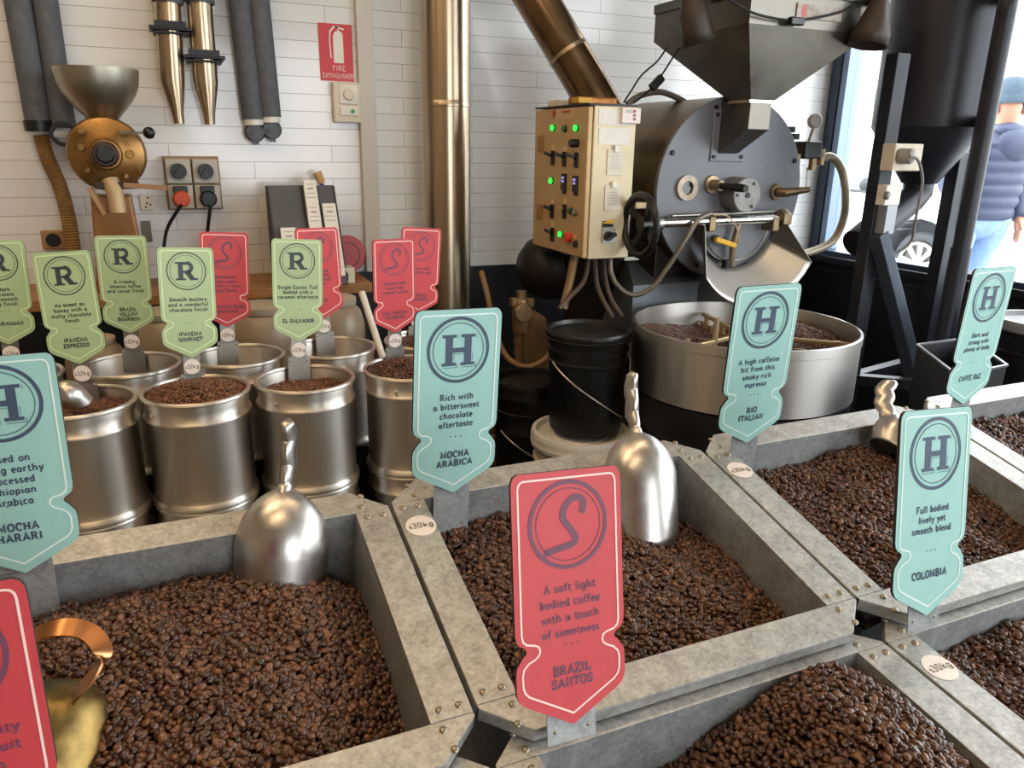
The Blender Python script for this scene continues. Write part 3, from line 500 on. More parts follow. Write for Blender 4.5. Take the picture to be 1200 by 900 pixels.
# ------------------------------------------------------------------ steel cans
CANH = .26
def can_parts(t, extra=True):
    p = MB(); r = .1125
    p.lathe([(.0001, .012), (r-.004, .012), (r, .016), (r, .2), (r+.004, .204), (r+.0055, .2075), (r+.004, .211), (r, .215), (r, .236), (r+.002, .244), (r+.0015, CANH-.006), (r-.001, CANH-.006), (r-.0025, .236), (r-.0025, .02), (.0001, .02)], 48); p.build('shell', M['steel'], t, angle=50)
    p = MB(); p.torus((0, 0, CANH-.005), (0, 0, 1), .1145, .0055, 48); p.build('rim', M['steel'], t)
    p = MB(); p.lathe([(r-.006, 0), (r+.006, 0), (r+.0075, .004), (r+.006, .010), (r+.002, .016), (r-.006, .018), (r-.006, 0)], 48); p.build('base_ring', M['steel'], t)
    for a in (200, 20):
        p = MB(); ca, sa = math.cos(rad(a)), math.sin(rad(a)); p.disc(((r+.0005)*ca, (r+.0005)*sa, .226), (ca, sa, 0), .0045, .0045, 12, .001); p.build('lug', M['steel'], t)
can0 = thing('steel_can', 'steel can', 'can', (0, 1.82, .645), 'steel cans of beans'); can_parts(can0)
first = [True]
def can(x, y, z, label, rz=0):
    m = Matrix.Translation(Vector((x, y, z))) @ Matrix.Rotation(rz, 4, 'Z')
    if first[0]: first[0] = False; c = can0
    else:
        c = can0.copy(); COL.objects.link(c)
        for ch in can0.children: k = ch.copy(); COL.objects.link(k); k.parent = c
    c.matrix_world = m; WM[c] = m; c['label'] = label; return c
cans = [(-.24, 1.82, 'steel can holding beans and a small scoop, under the sweet as honey sign', (-.022, 0)), (0, 1.815, 'steel can heaped with beans under the smooth buttery sign', (.0, .022)), (.246, 1.82, 'steel can part filled with beans under the single estate sign', (-.028, .008)), (.51, 1.825, 'steel can heaped full with beans under the faded pink red sign', (.0, .028)),
        (-.145, 2.07, 'open empty looking steel can under the creamy toffee sign', None), (.112, 2.07, 'open steel can with blank inside below the dark red sign, behind smooth buttery can', None), (.36, 2.07, 'open steel can behind the single estate can', None), (.628, 2.07, 'steel can of beans mostly hidden behind the faded pink red sign', (-.01, .02)), (-.41, 2.07, 'steel can at left photo edge behind the sweet as honey can', None)]
for i, (x, y, lab, fill) in enumerate(cans):
    z = .645 if y < 2 else .652; can(x, y, z, lab, rad(12*i))
    if fill:
        p = hexpts(-.108, .108, -.108, .108, .0061); rr = np.hypot(*p.T); p = p[rr < .107]; rr = rr[rr < .107]
        hf = lambda a, b: CANH+fill[0]+fill[1]*np.cos(np.pi/2*np.minimum(1, np.hypot(a, b)/.108))-.012+wob(a, b, i)*.5
        pts = np.column_stack([p, hf(p[:, 0], p[:, 1])+RNG.normal(0, .001, len(p))]); p2 = p[::3]+.002; p2 = p2[np.hypot(*p2.T) < .106]; pts = np.concatenate([pts, np.column_stack([p2, hf(p2[:, 0], p2[:, 1])+.0026])])
        bv = [(0, 0, float(hf(np.array(0.), np.array(0.)))-.004)]; bf = []
        for k in range(1, 8):
            for j in range(32): a, b2 = k/7*.1095*math.cos(j*math.pi/16), k/7*.1095*math.sin(j*math.pi/16); bv.append((a, b2, float(hf(np.array(a), np.array(b2)))-.004))
        for k in range(7):
            for j in range(32):
                j2 = (j+1) % 32
                bf.append((0, 1+j, 1+j2, 1+j2) if k == 0 else (1+(k-1)*32+j, 1+k*32+j, 1+k*32+j2, 1+(k-1)*32+j2))
        bf = [f for f in bf if len(set(f)) == 4]
        beans('coffee_beans', ['fine reddish brown beans in the can with the small scoop', 'heaped reddish brown beans in the can under smooth buttery sign', 'reddish brown beans half filling the single estate can', 'heaped dark beans in the can under the faded pink red sign', '', '', '', 'dark beans in the hidden can by the flue pipe'][i], 'coffee beans', 'beans in the steel cans', pts, M['bean_red'] if i < 3 else M['bean'], Matrix.Translation(Vector((x, y, z))), (bv, bf), .0046)
for i, (x, y, lab) in enumerate([(-.24, 1.82, 'lower steel can stacked under the sweet as honey can'), (0, 1.815, 'lower steel can stacked under the smooth buttery can'), (.246, 1.82, 'lower steel can stacked under the single estate can'), (.51, 1.825, 'lower steel can stacked under the faded pink red sign can')]): can(x, y, .385, lab, rad(40+9*i))
for ya, yb, zz, lab in ((1.69, 1.945, .385, 'low black stand under the stacked front row of steel cans'), (1.948, 2.2, .652, 'taller black stand under the back row of steel cans')):
    sh = thing('can_stand', lab, 'stand', (.1, ya, 0)); b = MB(); b.mm((-.56, ya, 0), (.78, yb, zz-.03)); b.build('body', M['black_matt'], sh, True, smooth=False)
    b = MB(); b.mm((-.57, ya, zz-.03), (.79, yb, zz)); b.build('top', M['black_matt'], sh, True, smooth=False)

# ------------------------------------------------------------------ scoops
def scoop_parts(t, R=.052, L=.135, mat='alu', hl=.105, lum=1.0):
    # local: z axis from the open end (0) up to the closed back (L); the belly faces -y
    def f(u, v):
        ph = 2*math.pi*u-math.pi; front = (1+math.cos(ph))/2
        zb = L*(.42*(1-front)); s = v; z = zb+(L-zb)*math.sin(s*math.pi/2) if False else zb+(L-zb)*s
        k = (L-z)/(R*1.3); r = R*max(1e-4, 1-(1-k)**2)**.56 if k < 1 else R*(1-.03*(k-1))
        return (r*math.sin(ph), -r*math.cos(ph)*.92, z)
    def g(u, v): return f(u, 1-(1-v)**1.7)
    b = MB(); b.grid(40, 26, g, True); b.build('bowl', M[mat], t, solid=.0022, angle=80)
    h = MB(); n = 26; P = []; Rr = []
    for i in range(n+1):
        s = i/n; y = .004+.012*math.sin(s*math.pi*.9); P.append((0, y+.0022*math.sin(s*math.pi*6)*(.2 < s < .95), L-.012+hl*s))
        base = .0085+.006*max(0, (.25-s)/.25)+.0035*math.sin(min(1, max(0, (s-.2)/.8))*math.pi)**.5 if s < .999 else .004
        wv = 1+.07*math.sin(s*math.pi*6) if .3 < s < .92 else 1
        Rr.append((base*1.3*(1 if s < .97 else .7), base*.8*wv*(1 if s < .97 else .7)))
    h.tube(P, Rr, 14); h.build('handle', M[mat], t, angle=80)
def aim(base, tip, roll=0):          # frame with z from base to tip, belly towards the shop front
    z = (Vector(tip)-Vector(base)).normalized(); x = Vector((0, 1, 0)).cross(z)*1; x = Vector(CR) - z*z.dot(Vector(CR)); x.normalize(); y = z.cross(x)
    return Matrix.Translation(Vector(base)) @ Matrix((x, y, z)).transposed().to_4x4() @ Matrix.Rotation(roll, 4, 'Z')
def scoop(px, depth_b, depth_t, label, total, roll=0, name='bean_scoop', R=.052, L=.135, hl=.105, group='aluminium scoops'):
    (bx, by), (tx, ty) = px; B_ = CAM+_ray(bx, by)*depth_b; T_ = CAM+_ray(tx, ty)*depth_t
    t = thing(name, label, 'scoop', mat=aim(B_, T_, roll), group=group); scoop_parts(t, R, L, 'alu', hl); return t
scoop(((329, 690), (335, 500)), .945, .93, 'aluminium scoop stuck in the bean heap of the brass dipper bin', .2, 0, R=.056, L=.125, hl=.098)
scoop(((754, 640), (743, 440)), 1.10, 1.14, 'aluminium scoop stuck in the middle bin just behind the large red sign', .2, .2, R=.053, L=.165, hl=.105)
scoop(((1045, 545), (1049, 432)), 1.27, 1.36, 'small aluminium scoop with wavy handle, behind the teal smooth blend sign', .2, 1.2, R=.038, L=.095, hl=.085)
# the scoop in the honey can lies on its side
t = thing('bean_scoop', 'small scoop lying in the steel can beside the teal earthy sign', 'scoop', mat=aim(on('y', 96, 476, 1.80), on('y', 66, 446, 1.78), 1.9), group='aluminium scoops'); scoop_parts(t, .03, .07, 'alu', .06)
# brass dipper
t = thing('brass_dipper', 'worn brass dipper with copper strap handle, lying on the beans beside the red sign', 'scoop', CAM+_ray(60, 905)*.70)
c0 = CAM+_ray(52, 905)*.70; c0v = Vector(c0); zz = (Vector(CAM+_ray(50, 800)*.72)-c0v).normalized()
xx = (Vector(CR)-zz*zz.dot(Vector(CR))).normalized(); m = Matrix.Translation(c0v-zz*.05) @ Matrix((xx, zz.cross(xx), zz)).transposed().to_4x4()
b = MB(); b.lathe([(.060, 0), (.062, .03), (.062, .075), (.060, .092), (.053, .108), (.039, .121), (.02, .128), (.0005, .130)], 40, m); vv = b.build('cup', M['brass'], t, True, solid=.0018, angle=80)
hp = smoothpath([CAM+_ray(*p)*d for p, d in (((22, 765), .70), ((42, 744), .70), ((75, 735), .70), ((104, 741), .705), ((120, 762), .70), ((112, 786), .69), ((96, 806), .685), ((86, 818), .685))], 6)
b = MB(); vs = []; nrm = Vector(CF)
for i, p in enumerate(hp):
    tg = (hp[min(i+1, len(hp)-1)]-hp[max(i-1, 0)]).normalized(); sd = (nrm*.75+Vector((0, 0, .6))); sd = (sd-tg*sd.dot(tg)).normalized(); up = tg.cross(sd)
    for s, q in ((-1, -1), (1, -1), (1, 1), (-1, 1)): vs.append(p+sd*.0085*s+up*.0011*q)
b.add(vs, [(4*i+k, 4*i+(k+1) % 4, 4*i+4+(k+1) % 4, 4*i+4+k) for i in range(len(hp)-1) for k in range(4)]+[(0, 3, 2, 1), tuple(range(len(vs)-4, len(vs)))]); b.build('strap_handle', M['copper'], t, True, angle=50)
# ------------------------------------------------------------------ things on and by the left wall
def wallp(x, y, d=0): p = on('y', x, y, YW-d); return p
grey_foam = mk('grey_pipe_lagging', (84, 88, 94), .75, 0, .15, 30, .1, 60)
def hose(name, label, pts, r, mat, group, cap=None):
    P = [wallp(x, y, d) for x, y, d in pts]; t = thing(name, label, 'pipe', P[-1], group)
    dirv = Vector(P[0])-Vector(P[1]); top = Vector(P[0])+dirv.normalized()*((ZC-P[0][2])/max(.2, dirv.normalized().z))
    b = MB(); b.tube([top]+P, r, 18); b.build('pipe', mat, t, True); return t, Vector(P[-1]), (Vector(P[-2])-Vector(P[-1])).normalized()
GP = 'grey lagged pipes hanging on the tiled wall'
t, e, d = hose('lagged_pipe', 'grey lagged pipe at the left photo edge, ending in a ribbed hose', [(24, 20, .06), (47, 152, .06)], .041, grey_foam, GP)
b = MB(); b.tube([e-d*.006, e+d*.03], .046, 18); b.build('end_clamp', M['frame_black'], t, True)
rib = mk('ribbed_tan_hose', (150, 116, 70), .6, 0, .2, 20)
hp = smoothpath([wallp(*q) for q in ((48, 158, .06), (56, 186, .06), (69, 215, .07), (79, 250, .08), (86, 292, .1), (88, 330, .12))], 26)
b = MB(); b.tube(hp, [.026 if i % 2 else .0215 for i in range(len(hp))], 14); b.build('ribbed_hose', rib, t, True)
t, e, d = hose('lagged_pipe', 'grey lagged pipe with open clamp end, second from the left photo edge', [(56, 20, .06), (75, 150, .06)], .038, grey_foam, GP)
b = MB(); b.ring(e-d*.02, (0, -1, 0), .036, .012, .045); b.build('clamp_ring', M['black'], t, True); b = MB(); b.box(e-d*.02+Vector((0, -.03, 0)), (.06, .012, .02)); b.build('clamp_bar', M['steel_dull'], t, True)
for (px, lab) in (((283, 20, 297, 140), 'grey lagged pipe with round black cap, nearer the socket box of the capped pair'), ((305, 20, 317, 137), 'grey lagged pipe with round black cap, nearer the fire sign of the capped pair')):
    t, e, d = hose('lagged_pipe', lab, [(px[0], px[1], .06), (px[2], px[3], .06)], .039, grey_foam, GP)
    b = MB(); b.tube([e, e-d*.02], .035, 16); b.build('pipe_stub', M['white'], t, True)
    b = MB(); b.disc(e-d*.045+Vector((0, .02, 0)), (0, -1, 0), .036, .03, 24, .004); b.box(e-d*.082+Vector((0, .002, 0)), (.02, .02, .016)); b.build('cap', M['black'], t, True)
for pts, gate, lab in (([(195, -30), (197, 12), (202, 95), (210, 145)], (200, 35), 'steel chute tube with slide gate high up, left one of the tapered pair'), ([(232, -30), (234, 12), (241, 97), (246, 146)], (239, 68), 'steel chute tube with slide gate lower down, right one of the tapered pair')):
    P = [Vector(wallp(x, y, .12)) for x, y in pts]; t = thing('chute_tube', lab, 'chute', P[-1], 'tapered steel chutes on the wall')
    up = P[0]+(P[0]-P[1]).normalized()*.9; b = MB(); b.tube([up, P[0]-(P[0]-P[1])*.8], .05, 20); b.build('coupling', grey_foam, t, True)
    b = MB(); b.tube([P[1]+(P[0]-P[1])*.3, P[1], P[2], P[2]+(P[3]-P[2])*.75, P[3]], [.042, .042, .042, .021, .0185], 24); b.build('tube', M['flue'], t, True)
    g = Vector(wallp(*gate, .12)); b = MB(); b.box(g, (.135, .1, .012)); b.box(g+Vector((.0, 0, -.014)), (.115, .1, .008)); b.build('gate_frame', M['frame_black'], t, True, smooth=False, bevel=.002)
    b = MB(); b.box(g+Vector((-.0, -.052, .012)), (.1, .01, .02)); b.build('gate_plate', M['frame_black'], t, True, smooth=False)
# fire extinguisher sign
a, c = wallp(372, 28), wallp(413, 95); t = thing('fire_sign', 'red fire extinguisher sign on the white tiled wall', 'sign', ((a[0]+c[0])/2, YW-.003, c[2]))
sx0, sx1, sz0, sz1 = wallp(374, 60)[0], wallp(413, 60)[0], wallp(393, 95)[2], wallp(393, 28)[2]; sw, shh = sx1-sx0, sz1-sz0
b = MB(); b.mm((sx0, YW-.004, sz0), (sx1, YW-.0005, sz1)); b.build('panel', mk('fire_red', (196, 22, 34), .4), t, True, smooth=False)
FS = lambda x, y: (sx0+x*sw, YW-.0048, sz0+y*shh)
b = MB(); q = [(.42, .32), (.72, .32), (.72, .8), (.7, .85), (.62, .88), (.56, .88), (.48, .86), (.42, .78)]; b.add([FS(*p) for p in q], [tuple(range(len(q)))])
stroke2d(b, [(.58, .88), (.58, .95), (.45, .94), (.34, .86), (.32, .7), (.34, .4)], .035, FS); stroke2d(b, [(.5, .95), (.76, .91)], .03, FS); b.build('extinguisher_symbol', M['white'], t, True, smooth=False)
b = MB(); text(b, 'FIRE', .56, .185, .085, lambda x, y: FS(.56+(x-.56)*1.35, y), False, .13, .2); text(b, 'EXTINGUISHER', .52, .055, .075, lambda x, y: FS(.5+(x-.5)*1.28, y), False, .13, .1); b.build('lettering', M['white'], t, True, smooth=False)
# manual call box below it
x0, x1, z0, z1 = wallp(389, 120)[0], wallp(421, 120)[0], wallp(405, 144)[2], wallp(405, 97)[2]; t = thing('wall_controller', 'cream dial controller box under the fire sign', 'switch box', ((x0+x1)/2, YW-.04, z0))
b = MB(); b.mm((x0, YW-.035, z0), (x1, YW-.0005, z1)); b.build('housing', M['cream'], t, True, smooth=False, bevel=.005)
cx, W_ = (x0+x1)/2, x1-x0; b = MB(); b.mm((x0+.2*W_, YW-.041, z0+.46*(z1-z0)), (x1-.12*W_, YW-.034, z1-.06*(z1-z0))); b.mm((x0+.2*W_, YW-.041, z0+.17*(z1-z0)), (x1-.12*W_, YW-.034, z0+.4*(z1-z0))); b.build('cover_plate', M['white'], t, True, smooth=False, bevel=.004)
b = MB(); b.disc((cx+.004, YW-.041, z0+.7*(z1-z0)), (0, -1, 0), .021, .012, 24, .003); b.build('dial', M['cream'], t, True)
b = MB(); b.disc((cx+.018, YW-.041, z0+.285*(z1-z0)), (0, -1, 0), .008, .004, 16); b.build('green_button', mk('green_button', (40, 140, 70), .4), t, True)
# double socket box
t = thing('socket_box', 'four gang industrial socket box with orange and black plugs, beside the grinder', 'socket', wallp(227, 244)); xs = [wallp(x, 215)[0] for x in (195, 226, 257)]; zs = [wallp(227, y)[2] for y in (244, 215, 185)]
b = MB(); b.mm((xs[0]-.004, YW-.02, zs[0]-.004), (xs[2]+.004, YW-.0005, zs[2]+.006)); b.build('back_plate', mk('tan_board', (150, 124, 90), .7), t, True, smooth=False)
gp = mk('grey_socket_plastic', (176, 170, 160), .45)
for i in (0, 1):
    for j in (0, 1):
        b = MB(); b.mm((xs[i]+.003, YW-.055, zs[j]+.003), (xs[i+1]-.003, YW-.018, zs[j+1]-.003)); b.build('module', gp, t, True, smooth=False, bevel=.004)
        c = ((xs[i]+xs[i+1])/2, YW-.055, (zs[j]+zs[j+1])/2); b = MB(); b.disc(c, (0, -1, 0), .034, .008, 24, .002); k = b.build('bezel', gp, t, True)
        if j == 1: b = MB(); b.disc((c[0], c[1]-.008, c[2]), (0, -1, 0), .028, .008, 24, .002); b.box((c[0], c[1]-.02, c[2]), (.013, .016, .05), Matrix.Rotation(rad(35), 3, 'Y')); b.build('rotary_switch', M['black'], t, True)
        else: b = MB(); b.disc((c[0], c[1]-.008, c[2]-.006), (0, -1, 0), .03, .03, 20, .006); b.build('plug', mk('orange_plug', (196, 74, 36), .45) if i == 0 else M['black'], t, True); b = MB(); b.box((c[0], c[1]-.012, c[2]+.028), (.05, .022, .024)); b.build('flap', M['black'], t, True, smooth=False, bevel=.003)
for i, pts in enumerate(([(213, 240, .1), (206, 250, .09), (196, 268, .06), (192, 290, .05), (190, 318, .05)], [(247, 240, .1), (245, 255, .09), (243, 275, .06), (243, 300, .06), (243, 318, .06)])):
    P = smoothpath([wallp(*q) for q in pts], 6); b = MB(); b.tube(P, .0065, 8); b.build('cord', M['rubber'], t, True)
# small wall plates
for px, lab, mat, nm in (((163, 228, 181, 246), 'small white drilled plate on the tiles beside the grinder stand', M['cream'], 'blank_plate'), ((165, 259, 179, 283), 'grey metal patch on the tiles low beside the grinder stand', mk('grey_patch', (120, 114, 100), .5, .4), 'wall_patch')):
    a, c = wallp(px[0], px[1]), wallp(px[2], px[3]); t = thing(nm, lab, 'wall plate', (a[0], YW-.006, c[2])); b = MB(); b.mm((a[0], YW-.007, c[2]), (c[0], YW-.0005, a[2])); b.build('plate', mat, t, True, smooth=False, bevel=.002)
    if nm == 'blank_plate':
        for u, v in ((.6, .8), (.5, .45), (.75, .35), (.4, .2)): k = MB(); k.disc((a[0]+u*(c[0]-a[0]), YW-.007, c[2]+v*(a[2]-c[2])), (0, -1, 0), .004, .0006, 10); k.build('screw_hole', mk('shadowed_hole', (90, 76, 60), .7), t, True)
c = wallp(63, 281); t = thing('wall_outlet', 'round black drain outlet in a tan surround low on the tiles', 'outlet', c); b = MB(); b.box(c+np.array([0, -.006, 0]), (.075, .012, .07)); b.build('surround', mk('tan_surround', (160, 124, 84), .6), t, True, smooth=False, bevel=.006); b = MB(); b.disc((c[0], YW-.012, c[2]), (0, -1, 0), .024, .004, 20); b.build('hole', M['rubber'], t, True)

# counter along the wall
wood = mk('worn_wood', (150, 104, 58), .5, 0, .35, 6, .05, 60, stretch=(1, 8, 8))
ct = thing('wall_counter', 'black counter with wooden top along the tiled wall', 'counter', (-.7, 3.0, 0)); ce = .66
b = MB(); b.mm((XL, 2.86, .905), (ce, YW-.001, .942)); b.build('wooden_top', wood, ct, True, smooth=False, bevel=.003)
b = MB(); b.mm((XL, 2.9, 0), (ce-.01, YW-.001, .905)); b.build('carcass', M['black_matt'], ct, True, smooth=False)
for k in range(4): b = MB(); b.mm((ce-.03-.62*(k+1)+.012, 2.885, .08), (ce-.03-.62*k, 2.9, .86)); b.build('door', M['frame_black'], ct, True, smooth=False, bevel=.003)

# coffee grinder
gy = 3.0; gx = on('y', 122, 180, gy)[0]; gz = lambda py, px=122: on('y', px, py, gy)[2]
t = thing('coffee_grinder', 'old brass coated coffee grinder with steel bowl hopper on a tan stand', 'grinder', (gx, gy, .942))
tan = mk('tan_enamel', (150, 100, 48), .35, .1, .2, 6); gold = mk('gold_enamel', (140, 104, 58), .3, .75, .25, 12, rvar=.1)
b = MB(); zc_, zt = .942, gz(228); b.add([(gx-.075, gy-.06, zc_), (gx+.085, gy-.06, zc_), (gx+.085, gy+.08, zc_), (gx-.075, gy+.08, zc_), (gx-.055, gy-.05, zt), (gx+.065, gy-.05, zt), (gx+.065, gy+.06, zt), (gx-.055, gy+.06, zt)], [(3, 2, 1, 0), (4, 5, 6, 7), (0, 1, 5, 4), (1, 2, 6, 5), (2, 3, 7, 6), (3, 0, 4, 7)]); b.build('stand', tan, t, True, smooth=False, bevel=.006)
dz = gz(180, 127); dx = on('y', 127, 180, gy)[0]; R = .118; m = Matrix.Translation((dx, gy-.10, dz)) @ Matrix.Rotation(rad(-90), 4, 'X') @ Matrix.Rotation(0, 4, 'Z')
b = MB(); b.lathe([(.0001, -.03), (.045, -.028), (.05, -.012), (.08, -.006), (R-.006, .006), (R, .02), (R, .12), (R-.02, .15), (.0001, .15)], 40, m); b.build('burr_housing', gold, t, True)
b = MB(); b.disc((dx, gy-.128, dz), (0, -1, 0), .04, .03, 28, .006); b.build('adjusting_collar', mk('dark_collar', (54, 30, 26), .4), t, True); b = MB(); b.disc((dx+.002, gy-.156, dz), (0, -1, 0), .028, .03, 8, .005); b.build('adjusting_knob', M['black'], t, True)
for u, v, r in ((-.07, .02, .012), (.07, .0, .014), (-.06, -.05, .01), (.05, -.07, .008), (-.062, .07, .012)): b = MB(); b.disc((dx+u, gy-.105, dz+v), (0, -1, 0), r, .012, 14, .002); b.build('cap_screw', gold, t, True)
b = MB(); b.bar((dx+.05, gy-.12, dz+.068), (dx+.125, gy-.13, dz+.068), .01, .008); b.build('lever_arm', M['steel_dull'], t, True, smooth=False); b = MB(); b.ball((dx+.135, gy-.13, dz+.068), .019); b.build('lever_knob', M['black'], t, True)
bx_, zb, ztp = on('y', 121, 140, gy)[0], gz(147), gz(81, 113); hxc = on('y', 113, 81, gy)[0]; hr = .125
b = MB(); b.lathe([(.03, -.02), (.033, 0), (.048, .02), (.074, .05), (.095, .075), (.111, .1), (.121, .13), (.1255, .165), (.126, ztp-zb), (.122, ztp-zb), (.119, .17), (.086, .085), (.03, .004)], 40, Matrix.Translation(((bx_+hxc)/2, gy-.02, zb))); b.build('bowl_hopper', mk('bowl_steel', (160, 154, 138), .4, 1, .15, 8), t, True)
b = MB(); b.disc(((bx_+hxc)/2+.004, gy-.02, zb-.07), (0, 0, 1), .036, .065, 24, .004); b.build('hopper_neck', gold, t, True)
b = MB(); sp = [(dx+.0, gy-.11, dz-.085), (dx+.012, gy-.13, dz-.12), (dx+.014, gy-.135, dz-.185)]; b.tube(sp, [.028, .026, .026], 16); b.build('spout', mk('spout_tan', (182, 158, 120), .5, .3), t, True)
b = MB(); b.box((dx+.02, gy-.11, dz-.098), (.13, .05, .022)); b.build('spout_clamp', mk('dark_clamp', (40, 24, 18), .5), t, True, smooth=False, bevel=.003); b = MB(); b.bar((dx+.04, gy-.13, dz-.096), (dx+.17, gy-.13, dz-.107), .012, .016); b.build('bag_clip', mk('clip_tan', (150, 110, 72), .5), t, True, smooth=False)
b = MB(); b.bar((dx-.06, gy-.12, dz-.105), (dx-.025, gy-.13, dz-.19), .02, .012); b.build('scraper', mk('scraper_tan', (170, 136, 98), .5), t, True, smooth=False)

# leaflet rack
ry = 2.98; L0, L1 = on('y', 312, 218, ry+.08), on('y', 389, 214, ry+.08); t = thing('leaflet_rack', 'dark grey tiered leaflet rack on the counter', 'rack', ((L0[0]+L1[0])/2, ry, .942)); rg = mk('grey_card', (82, 82, 86), .6, 0, .06, 10)
RX0, RX1, RZ = L0[0], L1[0], L0[2]; ya0, ya1 = ry-.12, ry+.06; SL = math.atan2(ya1-ya0, RZ-.942); LL = math.hypot(ya1-ya0, RZ-.942); RM = Matrix.Rotation(-SL, 3, 'X')
def slant(s, d=0): return (ya0+math.sin(SL)*LL*s-math.cos(SL)*d, .942+math.cos(SL)*LL*s+math.sin(SL)*d)
b = MB()
for k in range(3): y, z = slant((k+.5)/3, .004*(2-k)); b.box(((RX0+RX1)/2, y, z), (RX1-RX0, .006, LL/3+.004), RM)
b.build('sloped_panel', rg, t, True, smooth=False); b = MB(); b.mm((RX0, ry+.085, .942), (RX1, ry+.095, RZ-.004)); b.mm((RX0, ya0, .942), (RX1, ry+.09, .948)); b.build('back_panel', rg, t, True, smooth=False)
for x in (RX0, RX0+.5*(RX1-RX0), RX0+.74*(RX1-RX0), RX1): b = MB(); b.prism([(x-.003, ya0-.008, .942), (x-.003, ry+.095, .942), (x-.003, ry+.095, RZ), (x-.003, ya1-.008, RZ)], [(x+.003, ya0-.008, .942), (x+.003, ry+.095, .942), (x+.003, ry+.095, RZ), (x+.003, ya1-.008, RZ)]); b.build('divider', mk('dark_card', (36, 34, 36), .6), t, True, smooth=False)
def leaf(k, x0, x1, lab):
    s0 = .06+.235*k; y, z = slant(s0+.13, .022); t = thing('leaflet_stack', lab, 'leaflets', ((x0+x1)/2, y, z), 'leaflet stacks in the grey rack'); b = MB(); b.box(((x0+x1)/2, y, z), (x1-x0, .014, LL*.26), RM); b.build('paper_stack', M['paper'], t, True, smooth=False)
    for q, wd_ in enumerate((.7, .5, .8, .8)):
        y, z = slant(s0+.22-.045*q, .0295); b = MB(); b.box(((x0+x1)/2, y, z), ((x1-x0)*wd_*.9, .001, .006 if q == 1 else .002), RM); b.build('printed_line', mk('grey_ink', (150, 148, 148), .7), t, True, smooth=False)
wd2 = RX1-RX0
for k in range(4): leaf(k, RX0+.53*wd2, RX0+.72*wd2, ['white leaflets low in the middle slot of the grey rack', 'white leaflets second up in the middle slot of the grey rack', 'white leaflets third up in the middle slot of the grey rack', 'white leaflets topmost in the middle slot of the grey rack'][k])
for k in range(3): leaf(k, RX0+.77*wd2, RX0+.97*wd2, ['white leaflets low in the end slot of the grey rack', 'white leaflets second up in the end slot of the grey rack', 'white leaflets topmost in the end slot of the grey rack'][k])
leaf(1, RX0+.1*wd2, RX0+.32*wd2, 'single white leaflet stack in the wide slot of the grey rack')
c = on('y', 394, 312, 2.92); t = thing('card_box', 'small cream card box with dark stamp beside the leaflet rack', 'box', (c[0]+.02, 2.92, .942)); b = MB(); b.mm((c[0]-.03, 2.875, .942), (c[0]+.06, 2.95, 1.0)); b.build('box', M['cream'], t, True, smooth=False, bevel=.002); b = MB(); b.mm((c[0]-.005, 2.8742, .955), (c[0]+.035, 2.8752, .982)); b.build('stamp', M['ink'], t, True, smooth=False)
c = on('y', 413, 298, 3.15); t = thing('red_disc', 'round red disc standing behind the leaflet rack against the tiles', 'disc', (c[0]-.02, 3.16, .942)); b = MB(); b.disc((c[0]-.02, 3.165, c[2]+.0), (0, -1, .12), .075, .02, 36, .004); b.build('disc', mk('red_enamel', (176, 24, 30), .35), t, True); b = MB(); b.ring((c[0]-.02, 3.144, c[2]), (0, -1, .12), .05, .004, .002); b.build('raised_ring', mk('dark_red', (120, 14, 20), .4), t, True)
c = on('y', 373, 211, 3.14); t = thing('hand_brush', 'small brush with tan bristles poking up behind the leaflet rack', 'brush', (c[0], 3.14, c[2]-.25)); b = MB(); b.tube([(c[0]+.02, 3.13, c[2]-.26), (c[0]+.012, 3.135, c[2]-.012)], .009, 10); b.build('handle', mk('blue_handle', (60, 56, 140), .4), t, True); b = MB(); b.tube([(c[0]+.013, 3.135, c[2]-.012), (c[0]-.004, 3.14, c[2]+.03)], [.014, .017], 10); b.build('bristles', mk('bristle_tan', (196, 160, 106), .9, bump=.6, bscale=300), t, True)

# jars behind the cans, on a low shelf
sf = thing('low_shelf', 'low black shelf behind the cans holding pale jars', 'shelf', (.1, 2.6, 0)); b = MB(); b.mm((-.75, 2.42, .66), (.75, 2.84, .68)); b.build('board', M['black_matt'], sf, True, smooth=False)
for x in (-.72, .72): b = MB(); b.mm((x-.015, 2.44, 0), (x+.015, 2.82, .66)); b.build('leg_panel', M['black_matt'], sf, True, smooth=False)
jm = mk('pale_jar', (140, 124, 102), .35, 0, .12, 10); jl = mk('jar_lid', (164, 150, 130), .4)
for px, py, r, h, lab in ((112, 398, .085, .2, 'pale round jar behind the cans below the creamy toffee sign'), (196, 372, .1, .27, 'pale round jar behind the smooth buttery sign'), (308, 362, .115, .27, 'pale round jar between the dark red sign and the single estate sign'), (392, 360, .105, .28, 'pale round jar behind the dark red sign by the counter end')):
    c = on('y', px, py+20, 2.55); zb = .68; t = thing('storage_jar', lab, 'jar', (c[0], 2.55, zb), 'pale jars behind the cans'); b = MB(); b.lathe([(.0001, 0), (r*.8, 0), (r*.95, h*.12), (r, h*.4), (r*.98, h*.65), (r*.85, h*.82), (r*.66, h*.9), (r*.66, h*.93), (.0001, h*.93)], 36, Matrix.Translation((c[0], 2.55, zb))); b.build('body', jm, t, True)
    b = MB(); b.lathe([(r*.7, h*.9), (r*.72, h*.92), (r*.72, h*.98), (r*.6, h), (.0001, h)], 32, Matrix.Translation((c[0], 2.55, zb))); b.build('lid', jl, t, True)
p0, p1 = on('y', 424, 343, 2.6), on('y', 444, 405, 2.45); b = MB(); b.tube([p0, p1, p1+(p1-p0)*1.0], .012, 10); tag(b.build('pale_stick', M['white']), 'pale stick leaning between the counter end and the steel cans', 'stick')

